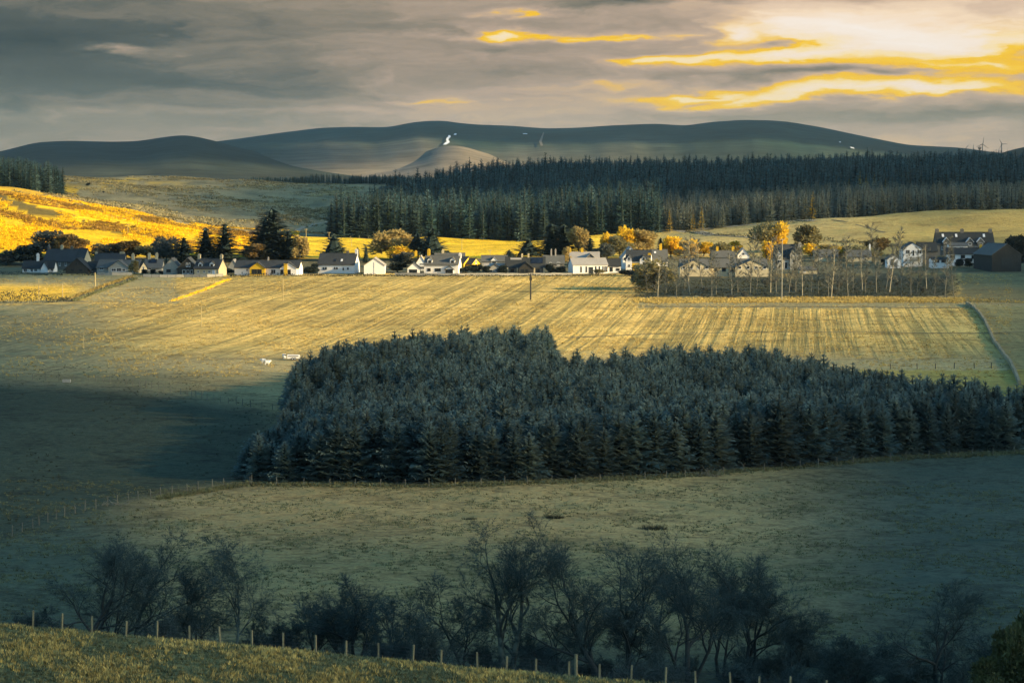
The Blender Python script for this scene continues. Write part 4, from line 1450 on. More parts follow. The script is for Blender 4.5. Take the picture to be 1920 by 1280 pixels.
VT = [
    ('con', 345, 960, 448, 40, 'small dark conifer left of the two tall conifers'),
    ('con', 386, 968, 430, 46, 'left one of the two tall dark conifers behind the dormer cottage'),
    ('con', 421, 968, 422, 42, 'right one of the two tall dark conifers, with a broad base'),
    ('con', 494, 985, 412, 62, 'left conifer of the tall dark clump behind the long bungalow'),
    ('con', 514, 990, 395, 66, 'tallest conifer in the clump behind the long bungalow'),
    ('con', 541, 985, 436, 40, 'right conifer of the clump behind the long bungalow'),
    ('brown', 482, 975, 462, 40, 'brown bush at the foot of the tall conifer clump'),
    ('pale', 562, 970, 448, 24, 'thin straggly golden tree right of the conifer clump'),
    ('pine', 627, 975, 441, 40, 'dark spreading conifer behind the white house with skylights'),
    ('col', 670, 960, 466, 8, 'narrow dark cypress right of the white house'),
    ('col', 686, 962, 466, 9, 'second narrow cypress above the white gabled shed'),
    ('pale', 732, 990, 439, 62, 'broad straw-coloured tree behind the white gabled shed'),
    ('gold', 752, 975, 465, 44, 'low golden bush beside the dark pine'),
    ('grey', 758, 935, 478, 40, 'grey leafless bush left of the small white gable'),
    ('pine', 784, 985, 440, 54, 'dark pine left of the sunlit pine'),
    ('pine', 810, 980, 430, 46, 'tall pine catching sunlight on its right side'),
    ('pine', 990, 985, 449, 40, 'round dark evergreen behind the large dark roof'),
    ('pine', 955, 975, 470, 20, 'small dark round evergreen left of the large dark roof'),
    ('con', 1036, 990, 422, 46, 'left conifer of the tall pair right of centre'),
    ('con', 1057, 992, 424, 44, 'right conifer of the tall pair right of centre'),
    ('pale', 1085, 985, 434, 34, 'pale bare tree right of the tall conifer pair'),
    ('con', 1106, 970, 448, 22, 'small pointed dark conifer above the pale roofs'),
    ('gold', 1138, 990, 443, 24, 'small golden tree right of the pointed conifer'),
    ('olive', 1162, 985, 447, 40, 'olive bare tree left of the tall white gable'),
    ('gold', 1173, 1000, 432, 34, 'golden rounded tree top above the tall white gable'),
    ('pale', 1206, 1000, 437, 46, 'straw-coloured tree behind the dormered white house'),
    ('grey', 1132, 955, 463, 34, 'grey leafless shrub beside the pale roofs'),
    ('con', 1239, 985, 448, 14, 'slim conifer beside the sunlit chimney'),
    ('gold', 1258, 985, 446, 42, 'golden tree right of the slim conifer'),
    ('pale', 1284, 975, 456, 34, 'straw-coloured bush behind the left cream gable'),
    ('gold', 1296, 995, 454, 34, 'left one of two bright golden bushes behind the cream bungalow'),
    ('gold', 1320, 995, 456, 32, 'right one of two bright golden bushes behind the cream bungalow'),
    ('olive', 1352, 985, 458, 34, 'olive bush behind the cream bungalow roof'),
    ('gold', 1380, 1010, 455, 24, 'small golden bush left of the small white gable'),
    ('olive', 1440, 1010, 420, 46, 'left side of the tall orange tree, shade put into its colour'),  # one tree as two crowns: shaded left colour, sunlit right colour
    ('gold', 1457, 1010, 424, 40, 'sunlit right side of the tall orange tree on the rise behind the village'),
    ('olive', 1514, 1015, 427, 46, 'rounded bare tree on the rise right of the orange tree'),
    ('gold', 1437, 960, 455, 26, 'golden bush left of the dormered grey house'),
    ('gold', 1520, 985, 460, 34, 'golden bush right of the dormered grey house'),
    ('pale', 1550, 985, 462, 40, 'straw-coloured bush among the right-hand gardens'),
    ('gold', 1575, 975, 465, 34, 'dull golden tree among the right-hand gardens'),
    ('olive', 1606, 970, 462, 44, 'olive tree behind the young tree belt'),
    ('brown', 1650, 985, 450, 42, 'orange-brown tree left of the pale gabled house'),
    ('olive', 1632, 960, 468, 34, 'lower olive shrub left of the small white gable shed'),
    ('grey', 312, 965, 452, 40, 'blue-grey leafless tree left of the small conifer'),
    ('grey', 98, 985, 440, 62, 'dark bare tree above the stone hall'),
    ('brown', 128, 975, 446, 40, 'brown bare tree behind the ridge of the stone hall'),
    ('dark', 48, 960, 466, 56, 'dark thicket at the left end of the village'),
    ('grey', 12, 960, 474, 44, 'grey thicket at the left edge of the village'),
    ('brown', 150, 985, 452, 34, 'brown tree at the right end of the stone hall'),
    ('grey', 186, 980, 462, 36, 'grey bare tree behind the long slate roof'),
    ('brown', 216, 985, 460, 34, 'brown bush behind the twin chimneys'),
    ('brown', 248, 980, 456, 42, 'orange-brown bare tree behind the bungalow chimneys'),
    ('olive', 276, 975, 462, 36, 'olive bare bush left of the blue-grey tree'),
    ('olive', 1228, 790, 494, 60, 'olive willow at the left end of the young tree belt'),
    ('grey', 1205, 800, 505, 36, 'grey scrub at the left tip of the young tree belt'),
    ('olive', 252, 880, 492, 16, 'olive bush at the end of the cottage gardens'),
    ('pale', 1064, 925, 468, 14, 'golden shrub left of the white barn hall'),
    ('dark', 1905, 900, 452, 46, 'dark conifer-like thicket at the right edge by the dark barn'),
]
for (k, u, D, vt, w, lb_) in VT:
    vtree(k, u, D, vt, w, lb_, None, 'tree', 'trees and bushes of the village gardens')

# clipped garden shrubs and hedges in front of the houses
SHR = [(272, 883, 508, 12, 'round clipped dark shrub left of the grey gabled house'), (288, 883, 508, 11, 'second round clipped shrub left of the grey gabled house'), (305, 884, 509, 13, 'clipped shrub at the corner of the grey gabled house'),
       (390, 882, 511, 13, 'left one of two clipped shrubs before the dormer cottage'), (406, 882, 511, 13, 'right one of two clipped shrubs before the dormer cottage'),
       (425, 886, 505, 26, 'dark hedge-like shrub left of the long bungalow'), (578, 886, 503, 26, 'low shrub right of the long bungalow'), (592, 890, 498, 14, 'dark shrub against the left end of the white house'),
       (745, 890, 496, 30, 'dark bush left of the small white gable'), (873, 888, 500, 18, 'dark shrub right of the dormered white house'), (892, 889, 497, 22, 'tall dark shrub behind the garden wall'),
       (912, 887, 502, 18, 'low shrub before the low bungalow'), (944, 887, 501, 18, 'low shrub between the low bungalow and the large dark roof'), (1032, 890, 496, 14, 'dark shrub right of the large dark roof'),
       (1052, 890, 503, 20, 'low shrub left of the white barn hall'), (1122, 884, 507, 22, 'pale rounded shrub before the white barn hall'), (1180, 870, 508, 30, 'dark scrub below the dormered white house'),
       (1205, 868, 509, 30, 'second dark scrub below the dormered white house'), (1660, 930, 486, 14, 'small shrub beside the small white gable shed'), (1800, 915, 489, 16, 'round shrub before the white cottage'), (1818, 915, 488, 16, 'second round shrub before the white cottage')]
for (u, D, vt, w, lb_) in SHR:
    vtree('dark' if 'pale' not in lb_ else 'olive', u, D, vt, w, lb_, 'garden_shrub', 'shrub', 'garden shrubs before the houses')

# ---------------------------------------------------------------- scrub in the hollow behind the near fence
SCRUB = []
for i in range(4):
    limb, tw = bare_tree(700 + i, 3.4, [(rnd.uniform(-.5, .5), rnd.uniform(-.4, .4), rnd.uniform(.6, 1.0)) for _ in range(5)], spread=1.1, twig_n=7, twig_w=0.010, fork=.15, r0=0.045, dens=1.1, levels=3)
    SCRUB.append(joined('scrub', [limb.mesh('scrub_limbs', M_TRUNK), tw.mesh('scrub_twigs', M_TWIG)]))
SCRUBB = []
for i in range(2):
    limb, tw = bare_tree(720 + i, 3.6, [(rnd.uniform(-.5, .5), rnd.uniform(-.4, .4), rnd.uniform(.6, 1.0)) for _ in range(5)], spread=1.1, twig_n=6, twig_w=0.02, fork=.15, r0=0.05, levels=3)
    SCRUBB.append(joined('belt_scrub', [limb.mesh('belt_scrub_limbs', M_BIRCHGREY), tw.mesh('belt_scrub_twigs', M_BIRCHTWIG)]))
r = random.Random(55)
sp_, ss_ = [], []
for i in range(130):
    u = r.uniform(-120, 2040); D = r.uniform(173, 197)
    k = 0.55 + 0.45 * math.sin(u * 0.017 + 1) * math.sin(u * 0.0071)
    s = r.uniform(0.5, 1.15) * (0.7 + 0.5 * k)
    sp_.append(at_dist(u, D, -0.1)); ss_.append((s * 1.15, s * 1.15, s))
scatter('undergrowth', 'tangled leafless undergrowth along the hollow behind the near fence', sp_, ss_, [r.uniform(0, 6.28) for _ in sp_], [r.randrange(4) for _ in sp_], SCRUB, 'undergrowth')


# ---------------------------------------------------------------- houses
def gable_wall(mb, L, W, he, hr, along='x', cx=0.0, cy=0.0, z0=-1.6, m=0):
    """walls of a pitched-roof block centred on (cx, cy)"""
    a, b = L / 2, W / 2
    if along == 'x':
        poly = [(cx - a, cy - b, z0), (cx - a, cy + b, z0), (cx - a, cy + b, he), (cx - a, cy, hr), (cx - a, cy - b, he)]
        mb.prism(poly, (L, 0, 0), m)
    else:
        poly = [(cx - b, cy - a, z0), (cx + b, cy - a, z0), (cx + b, cy - a, he), (cx, cy - a, hr), (cx - b, cy - a, he)]
        mb.prism(poly, (0, L, 0), m)


def gable_roof(mb, L, W, he, hr, along='x', cx=0.0, cy=0.0, ov=0.35, end=0.22, th=0.16, lift=0.03, m=0):
    b = W / 2
    sl = (hr - he) / b
    ey, ez = b + ov, he - sl * ov
    for sd in (-1, 1):
        sec = [(sd * ey, ez + lift), (0, hr + lift), (0, hr + lift + th), (sd * ey, ez + lift + th)]
        if sd > 0: sec = [sec[1], sec[0], sec[3], sec[2]]
        if along == 'x':
            poly = [(cx - L / 2 - end, cy + s, z) for s, z in sec]
            mb.prism(poly, (L + 2 * end, 0, 0), m)
        else:
            poly = [(cx + s, cy - L / 2 - end, z) for s, z in sec]
            mb.prism(poly, (0, L + 2 * end, 0), m)
    # ridge cap
    if along == 'x': mb.box(cx - L / 2 - end, cx + L / 2 + end, cy - 0.12, cy + 0.12, hr + lift + th * .7, hr + lift + th + 0.07, m)
    else: mb.box(cx - 0.12, cx + 0.12, cy - L / 2 - end, cy + L / 2 + end, hr + lift + th * .7, hr + lift + th + 0.07, m)


def add_window(parent, x, y, z, w, h, face='f', frame=M_TRIM, pane=M_GLASS, name='window', bars=1):
    """frame standing proud of the wall with a recessed pane; face f: -y, r: +x, l: -x"""
    def tr(p):
        a, d, zz = p          # along, out, up
        if face == 'f': return (x + a, y - d, zz)
        if face == 'r': return (x + d, y + a, zz)
        return (x - d, y - a, zz)
    mb = MB()
    def bar(a0, a1, z0, z1, d0=-0.05, d1=0.07):
        i = len(mb.v)
        mb.v += [tr(p) for p in [(a0, d0, z0), (a1, d0, z0), (a1, d1, z0), (a0, d1, z0), (a0, d0, z1), (a1, d0, z1), (a1, d1, z1), (a0, d1, z1)]]
        mb.f += [tuple(i + k for k in q) for q in [(0, 1, 2, 3), (7, 6, 5, 4), (0, 4, 5, 1), (1, 5, 6, 2), (2, 6, 7, 3), (3, 7, 4, 0)]]
        mb.m += [0] * 6
    t = 0.09
    bar(-w / 2, w / 2, z, z + t); bar(-w / 2, w / 2, z + h - t, z + h)
    bar(-w / 2, -w / 2 + t, z + t, z + h - t); bar(w / 2 - t, w / 2, z + t, z + h - t)
    for k in range(bars):
        c = -w / 2 + w * (k + 1) / (bars + 1)
        bar(c - 0.03, c + 0.03, z + t, z + h - t, -0.03, 0.05)
    bar(-w / 2 - 0.08, w / 2 + 0.08, z - 0.09, z - 0.003, -0.05, 0.14)
    f = mb.build(name, frame, parent)
    mb = MB(); 
    bar(-w / 2 + t, w / 2 - t, z + t, z + h - t, -0.04, 0.02)
    mb.build('pane', pane, f)
    return f


def add_door(parent, x, y, w, h, m=M_DARKTRIM, z=0.0):
    mb = MB()
    mb.box(x - w / 2 - .1, x - w / 2, y - 0.09, y + 0.05, z, z + h + .1); mb.box(x + w / 2, x + w / 2 + .1, y - 0.09, y + 0.05, z, z + h + .1); mb.box(x - w / 2, x + w / 2, y - 0.09, y + 0.05, z + h, z + h + .1)
    f = mb.build('door', M_TRIM, parent)
    mb = MB(); mb.box(x - w / 2, x + w / 2, y - 0.04, y + 0.03, z, z + h); mb.build('door_leaf', m, f)


def add_chimney(roof, x, y, z0, z1, w=0.9, d=0.6, m=M_STONE, pots=2):
    mb = MB()
    mb.box(x - w / 2, x + w / 2, y - d / 2, y + d / 2, z0, z1)
    mb.box(x - w / 2 - .08, x + w / 2 + .08, y - d / 2 - .08, y + d / 2 + .08, z1, z1 + .14)
    for k in range(pots):
        cx = x + (k - (pots - 1) / 2) * w * 0.45
        mb.tube([(cx, y, z1 + .14), (cx, y, z1 + .55)], [.15, .12], 7)
    mb.build('chimney', m, roof)


def front_gable(root, cx, w, proj, y_front, he, hr, wall, roofm, back):
    """cross wing whose gable faces the front; it runs back into the main roof"""
    L = proj + back
    cy = y_front - proj + L / 2
    mb = MB(); gable_wall(mb, L, w, he, hr, 'y', cx, cy); g = mb.build('gable_wing', wall, root)
    mb = MB(); gable_roof(mb, L, w, he, hr, 'y', cx, cy, 0.3, 0.25); mb.build('wing_roof', roofm, g)
    return g, y_front - proj


def dormer(root, cx, y0, z0, w, h, roofm, wall=M_TRIM, depth=1.8):
    mb = MB()
    gable_wall(mb, depth, w, z0 + h, z0 + h + w * 0.5, 'y', cx, y0 + depth / 2, z0 - 0.4)
    d = mb.build('dormer', wall, root)
    mb = MB(); gable_roof(mb, depth, w, z0 + h, z0 + h + w * 0.5, 'y', cx, y0 + depth / 2, 0.16, 0.14, 0.10); mb.build('dormer_roof', roofm, d)
    mb = MB(); mb.box(cx - w * .28, cx + w * .28, y0 - 0.05, y0 + 0.02, z0 + 0.15, z0 + h * 0.95); mb.build('pane', M_GLASS, d)
    return d


class House:
    def __init__(self, label, u0, u1, vb, ve, vr, D=None, along='x', depth=7.5, yaw=0.0, wall=M_WHITE, roof=M_SLATE, cat='house', name='house', group='houses of the village', ov=0.35):
        uc = 0.5 * (u0 + u1)
        p = on_ground(uc, vb, 700, 1100) if D is None else at_dist(uc, D)
        self.D = D = p.y
        self.k = px(D)
        self.u0, self.vb, self.uc = u0, vb, uc
        zb = P(uc, vb, D).z
        zb = p.z if D is None else max(zb, p.z)
        W = (u1 - u0) * self.k
        self.he = P(uc, ve, D).z - zb
        self.hr = P(uc, vr, D).z - zb
        self.W, self.dep = W, depth
        self.along = along
        # the front wall stands at distance D
        self.root = empty(name, (p.x, D + depth / 2, zb), math.radians(yaw))
        tag(self.root, label, cat, group)
        self.yf = -depth / 2
        self.z_sink = zb - p.z + 2.0
        mb = MB()
        if along == 'x': gable_wall(mb, W, depth, self.he, self.hr, 'x', z0=-self.z_sink)
        else: gable_wall(mb, depth, W, self.he, self.hr, 'y', z0=-self.z_sink)
        self.wallo = mb.build('wall', wall, self.root)
        mb = MB()
        if along == 'x': gable_roof(mb, W, depth, self.he, self.hr, 'x', ov=ov)
        else: gable_roof(mb, depth, W, self.he, self.hr, 'y', ov=ov)
        self.roof = mb.build('roof', roof, self.root)
        self.wm, self.rm = wall, roof

    def x(self, u): return (u - self.uc) * self.k
    def z(self, v): return (self.vb - v) * self.k

    def win(self, *specs, y=None, frame=M_TRIM, pane=M_GLASS, bars=1):
        for (ua, ub, va, vb) in specs:      # pixel rectangle: left, right, top, bottom
            add_window(self.root, self.x((ua + ub) / 2), self.yf if y is None else y, self.z(vb), (ub - ua) * self.k, (vb - va) * self.k, 'f', frame, pane, bars=bars)
        return self

    def sidewin(self, *specs, face='r'):
        for (yy, z0, w, h) in specs:
            hx = self.W / 2
            add_window(self.root, hx if face == 'r' else -hx, yy, z0, w, h, face)
        return self

    def door(self, u, w=1.0, h=2.1, m=M_DARKTRIM, y=None):
        add_door(self.root, self.x(u), self.yf if y is None else y, w, h, m)
        return self

    def chim(self, *us, m=M_STONE, top=None, w=0.9, y=0.0, pots=2):
        for u in us:
            zt = self.hr + 1.1 if top is None else self.z(top)
            add_chimney(self.roof, self.x(u), y, self.hr - 0.8, zt, w, 0.65, m, pots)
        return self

    def gable(self, ua, ub, vr, ve=None, proj=1.2, wall=None, roof=None):
        cx = self.x((ua + ub) / 2); w = (ub - ua) * self.k
        hr = min(self.z(vr), self.hr - 0.05); he = self.he if ve is None else self.z(ve)
        g, y = front_gable(self.root, cx, w, proj, self.yf, he + 0.02, hr, wall or self.wm, roof or self.rm, self.dep / 2 * 0.96)
        return y

    def dorm(self, *us, w=1.5, v=None, h=1.1, wall=M_TRIM):
        for u in us:
            sl = (self.hr - self.he) / (self.dep / 2)
            yy = self.yf + 0.55
            dormer(self.root, self.x(u), yy, self.he + sl * 0.35, w, h, self.rm, wall, 2.2)
        return self

    def rooflight(self, u0, u1, v0, v1, m=M_TRIM, name='rooflight'):
        """panel lying on the front slope"""
        sl = (self.hr - self.he) / (self.dep / 2)
        def q(u, v):
            z = self.z(v)
            return (self.x(u), self.yf + (z - self.he) / sl, z)
        a, b, c, d = q(u0, v1), q(u1, v1), q(u1, v0), q(u0, v0)
        nrm = Vector((0, -sl, 1)).normalized()
        off = lambda p, k: tuple(Vector(p) + nrm * k)
        mb = MB()
        mb.prism([off(a, .17), off(b, .17), off(c, .17), off(d, .17)], tuple(nrm * 0.12))
        mb.build(name, m, self.roof)
        return self


G = M_GLASS
# --- left end of the village
h = House('low white cottage with dark roof at the left end of the village', 42, 101, 511, 503, 490, roof=M_SLATE2, depth=7)
h.win((44, 51, 504, 509), (57, 62, 504, 509), (64, 70, 504, 509), (95, 100, 504, 508)); h.chim(68, top=478, m=M_WHITE)
h.gable(78, 91, 492, 503.5, 1.6)
h = House('grey stone hall with a small bellcote on its left gable', 84, 153, 502, 490, 468, D=935, wall=M_STONE, roof=M_SLATE, depth=9, yaw=-14, name='stone_hall', cat='hall')
h.chim(112, top=462, m=M_CREAM); h.chim(132, top=464, m=M_STONE)
mb = MB(); bx_ = -h.W / 2 + .3
mb.box(bx_ - .35, bx_ + .35, -.35, .35, h.hr - .3, h.hr + 1.1); mb.prism([(bx_ - .45, -.45, h.hr + 1.1), (bx_ + .45, -.45, h.hr + 1.1), (bx_ + .45, .45, h.hr + 1.1), (bx_ - .45, .45, h.hr + 1.1)], (0, 0, .12)); mb.tube([(bx_, 0, h.hr + 1.2), (bx_, 0, h.hr + 2.2)], [.3, .02], 6)
mb.build('bellcote', M_STONE, h.roof)
h.win(*[(u, u + 3, 491, 498) for u in (92, 104, 116, 128, 140)], bars=0)
h = House('narrow gabled cottage with a sunlit end wall right of the stone hall', 145, 163, 500, 487, 467, D=925, wall=M_CREAM, roof=M_SLATE, depth=5, yaw=-22, along='x')
h = House('dark timber house with a wide gable facing the field', 123, 166, 513, 504, 485, along='y', depth=10, wall=M_TIMBER, roof=M_SLATE2, ov=.7)
h.win((141, 145, 493, 497), (132, 139, 504, 509), (148, 155, 504, 509), frame=M_DARKTRIM)
h = House('dark slate roofed bungalow wing right of the dark timber house', 163, 187, 512, 504, 492, depth=7, wall=M_STONE, roof=M_SLATE2)
h.win((169, 174, 505, 509))
h = House('long slate roof with twin sunlit chimneys behind the grey bungalow', 177, 232, 504, 494, 476, D=930, wall=M_GREYWALL, roof=M_SLATE, depth=8)
h.chim(177.5, 224, 228.5, m=M_CREAM, top=475.0); h.win((185, 190, 497, 502), (198, 203, 497, 502))
h = House('grey bungalow with a bay window under its front gable', 183, 262, 512, 502, 488, wall=M_GREYWALL, roof=M_GREYROOF, depth=8, yaw=-6)
y = h.gable(207, 246, 488.5, 502, 1.4); h.win((213, 222, 503, 508.5), (223, 232, 502, 509), (234, 240, 503, 508.5), y=y); h.win((188, 196, 501, 506)); h.chim(247, m=M_CREAM, top=478)
h = House('small cottage with a sunlit gable at the end of the grey bungalow', 252, 268, 512, 504, 492, wall=M_CREAM, roof=M_SLATE, depth=5, yaw=-24)
h.sidewin((0, 1.0, 1.1, 1.2))
h = House('house with solar panels on its grey roof left of the gabled pair', 270, 303, 511, 502, 487, D=905, wall=M_GREYWALL, roof=M_GREYROOF, depth=8)
h.rooflight(277, 292, 490, 496, M_SOLAR, 'solar_panel'); h.win((278, 284, 503.5, 508)); h.chim(277, 291, m=M_CREAM, top=479)
h = House('grey harled house with a plain gable and one dark window', 306, 336, 516, 501, 485, along='y', depth=9, wall=M_GREYWALL, roof=M_GREYROOF)
h.win((312, 320, 505, 510), frame=M_DARKTRIM)
h = House('dark gabled house with two upper windows beside the dormer cottage', 333, 371, 517, 503, 484, along='y', depth=9, wall=M_TIMBER, roof=M_GREYROOF, ov=.6)
h.win((349, 352, 493, 500), (354, 357, 493, 500), (342, 348, 506, 513), (350, 355, 506, 513), (357, 362, 506, 513), bars=0)
h = House('cream cottage with two dormers and a sunlit right gable', 368, 417, 518, 503, 486, wall=M_CREAM, roof=M_SLATE, depth=7, yaw=-16)
h.dorm(379, 402, w=1.5); h.win((374, 378, 507, 512), (386, 390, 507, 512), (396, 401, 507, 512)); h.door(407, .9, 2.0, M_TRIM); h.chim(370, 415, m=M_CREAM)
h = House('grey shed with a pale gable left of the long bungalow', 428, 446, 515, 501, 487.5, along='y', depth=8, wall=M_GREYWALL, roof=M_PALEROOF, name='shed', cat='shed', D=900)
h = House('long white bungalow with yellow-walled front gables', 441, 563, 515.5, 502, 489.5, depth=8, roof=M_SLATE, yaw=-5)
y = h.gable(471, 500, 492, 502.5, 1.3, wall=M_YELLOW); h.win((475, 485, 504.5, 513), (485.5, 494, 504.5, 513), y=y, frame=M_DARKTRIM)
y = h.gable(529, 560, 492, 502.5, 1.3); h.win((529.5, 535, 505, 514), (543, 549, 505, 514), y=y, frame=M_DARKTRIM)
mb = MB(); mb.box(h.x(536), h.x(542.5), y - .22, y + .1, -.3, h.z(493.5)); mb.build('pillar', M_YELLOW, h.root)
h.win((463, 467, 504, 508.5), (510, 519, 505, 513), (454, 457, 509.5, 514)); h.chim(501, m=M_PALEROOF, top=485, w=.5, pots=1)
# --- the white houses in the middle
h = House('white two-storey house with two skylights and a dark slate roof', 599, 669, 512.5, 495.5, 476, depth=8.5, roof=M_SLATE, yaw=-9)
h.win((608.5, 611, 501, 505), (612.5, 616, 501, 505), (630, 632.5, 501, 504.5), (634, 637, 501, 504.5), (646.5, 649, 502, 506), (655, 658, 501.5, 505), bars=0, frame=M_DARKTRIM)
h.rooflight(629, 633, 487, 491, M_GLASS); h.rooflight(641.5, 645, 487, 491, M_TRIM); h.chim(668, m=M_WHITE, top=470); h.chim(651, m=M_STONE, top=472.5)
h.sidewin((0.5, 3.6, .8, 1.0))
h = House('white shed with a plain gable end facing the field', 682.5, 721.5, 514, 498, 484.5, along='y', depth=11, roof=M_PALEROOF, name='shed', cat='shed', ov=.15)
mb = MB(); mb.tube([(0, h.yf - .08, .0), (0, h.yf - .08, h.hr - 1.2)], [.05, .05], 6); mb.build('downpipe', M_METAL, h.root)
h = House('small white gable with a dark garage opening left of the dormered house', 764, 787, 513, 503, 493, along='y', depth=7, roof=M_GREYROOF)
h.win((767, 782, 505, 512.5), frame=M_DARKTRIM, bars=2)
h = House('house with a pale steep roof and glazed front between white houses', 778, 800, 512, 497, 480, D=905, wall=M_WHITE, roof=M_PALEROOF, depth=8, along='y')
h.win((787, 796, 498.5, 502), (787, 796, 504, 510), frame=M_TRIM, bars=2); h.chim(779, m=M_YELLOW, top=478)
h = House('white house with two dormers and an arched entrance porch', 797.5, 862, 513, 496, 480, depth=8, roof=M_GREYROOF, yaw=-7)
h.dorm(808, 851, w=1.7, h=1.2); h.win((803.5, 810, 503, 508), (818, 829, 503, 508.5), frame=M_DARKTRIM, bars=2)
y = h.gable(837.5, 853.5, 499.5, 505, .5, roof=M_DARKTRIM); h.win((838.5, 852.5, 504.5, 512.5), y=y, frame=M_DARKTRIM, bars=3); h.chim(862.5, m=M_WHITE, top=477.5); h.chim(803, m=M_YELLOW, top=470)
h = House('long low roof seen behind the dormered white house', 815, 871, 500, 486, 475.5, D=935, wall=M_STONE, roof=M_GREYROOF, depth=7)
h.chim(830, m=M_CREAM, top=472)
for (ua, ub, vb, vr, lb_) in [(866, 878, 507, 483, 'narrow cottage with a bright yellow gable right of the dormered house'), (880, 893, 506, 485, 'second narrow cottage with a yellow gable')]:
    h = House(lb_, ua, ub, vb, vr + 10, vr, D=910, wall=M_YELLOW, roof=M_SLATE, depth=6, yaw=-28, along='x')
    h.sidewin((0, 2.0, 1.0, 1.2))
h = House('low bungalow with a grey front gable before the white outbuilding', 908, 946, 511, 503.5, 495, wall=M_GREYWALL, roof=M_PALEROOF, depth=6)
y = h.gable(916, 940, 494.2, 503, 1.4, wall=M_GREYWALL, roof=M_GREYROOF); h.win((914, 924, 505, 509), (928, 937, 504.5, 508.5), y=y)
h = House('long grey roofed outbuilding with a white box dormer', 903, 951, 500, 490, 480, D=935, wall=M_GREYWALL, roof=M_GREYROOF, depth=7, name='outbuilding', cat='building')
d_ = dormer(h.root, h.x(926.5), h.yf - .05, h.he - 1.0, 2.2, 1.3, M_PALEROOF, M_WHITE)
h = House('large dark roofed house with a central gable and pale pillars', 948, 1022, 512.5, 502, 483.5, depth=10, wall=M_STONE, roof=M_SLATE2)
y = h.gable(973, 1000, 492, 503, 2.0, wall=M_TIMBER); h.win((977, 983, 504, 511.5), (985, 991, 504, 511.5), y=y, frame=M_DARKTRIM)
h.rooflight(957, 978, 485.5, 488.5, M_PALEROOF); h.rooflight(996, 1018, 485.5, 495, M_SOLAR, 'solar_panel'); h.win((957, 964, 504.5, 510), (1004, 1012, 504.5, 510), frame=M_DARKTRIM)
for ua in (952, 970, 1002, 1020):
    mb = MB(); mb.box(h.x(ua - 1.3), h.x(ua + 1.3), h.yf - .5, h.yf - .1, -.4, h.he - .05); mb.build('pillar', M_CREAM, h.root)
mb = MB(); h.chim(979, m=M_CREAM, top=479, w=.6); h.chim(991, m=M_CREAM, top=479, w=.6)
h = House('grey stone house with mixed windows behind the large dark roof', 1019, 1058, 511, 494, 480, D=915, wall=M_STONE, roof=M_GREYROOF, depth=8)
h.win((1030, 1034, 498, 503), (1044, 1050, 498, 503), (1044, 1050, 505, 509)); h.chim(1034, 1042, m=M_PALEROOF, top=476, w=.5, pots=1)
h = House('white barn-like hall with tall narrow windows and a pale roof', 1070, 1136, 513, 497, 485.3, depth=9, roof=M_PALEROOF, yaw=9, ov=.2, name='white_hall', cat='hall')
h.win(*[(u, u + 2.6, 499.5, 510) for u in (1084, 1094, 1112, 1119)], bars=0, frame=M_DARKTRIM); h.door(1104, 1.5, 2.2)
h.win(*[(u, u + 2.2, 499.5, 509) for u in (1126, 1130, 1133.5)], bars=0, frame=M_DARKTRIM)
h = House('low white wing with a dark flat-pitched roof joined to the white hall', 1134, 1164, 510.5, 499, 487, D=892, roof=M_SLATE2, depth=7)
h.win((1143, 1149, 501, 508.5), (1155, 1162, 503, 507), frame=M_DARKTRIM, bars=0)
h = House('pale roofed house with a dark front gable behind the white hall', 1069, 1124, 497, 486, 473.5, D=935, wall=M_GREYWALL, roof=M_PALEROOF, depth=8)
y = h.gable(1096, 1118, 476, 486, 1.0, wall=M_STONE, roof=M_PALEROOF); h.chim(1069, 1092, m=M_YELLOW, top=468)
h = House('tall white house whose gable rises left of the dormered house', 1166, 1197, 507, 483, 464, D=915, along='y', depth=9, roof=M_PALEROOF, yaw=4)
h.win((1168, 1171, 486, 490), frame=M_DARKTRIM)
h = House('white house with two tall dormers and a yellow porch', 1176, 1222, 506, 489, 470, D=900, depth=7.5, roof=M_SLATE, yaw=-8)
for (ua, ub) in ((1177, 1188), (1203, 1217)):
    y = h.gable(ua, ub, 479, 486.5, .9); h.win(((ua + ub) / 2 - 1.5, (ua + ub) / 2 + 1.5, 483, 487), ((ua + ub) / 2 - 1, (ua + ub) / 2 + 2, 496, 500), y=y, bars=0, frame=M_DARKTRIM)
mb = MB(); mb.box(h.x(1188.5), h.x(1202.5), h.yf - .8, h.yf + .1, -1.2, h.z(493)); mb.build('porch', M_YELLOW, h.root)
h.win((1191, 1194, 497, 502), (1197, 1199, 496.5, 499), y=h.yf - .8, bars=0, frame=M_DARKTRIM); h.chim(1220, m=M_YELLOW, top=478, y=h.yf + .5, w=.8)
h = House('low white wing with a grey roof right of the yellow porch', 1221, 1252, 501, 490, 469, D=905, depth=9, roof=M_GREYROOF, wall=M_WHITE)
h.chim(1240, m=M_YELLOW, top=460); h.rooflight(1227, 1231, 473, 476, M_TRIM); h.win((1243, 1247, 493, 497))
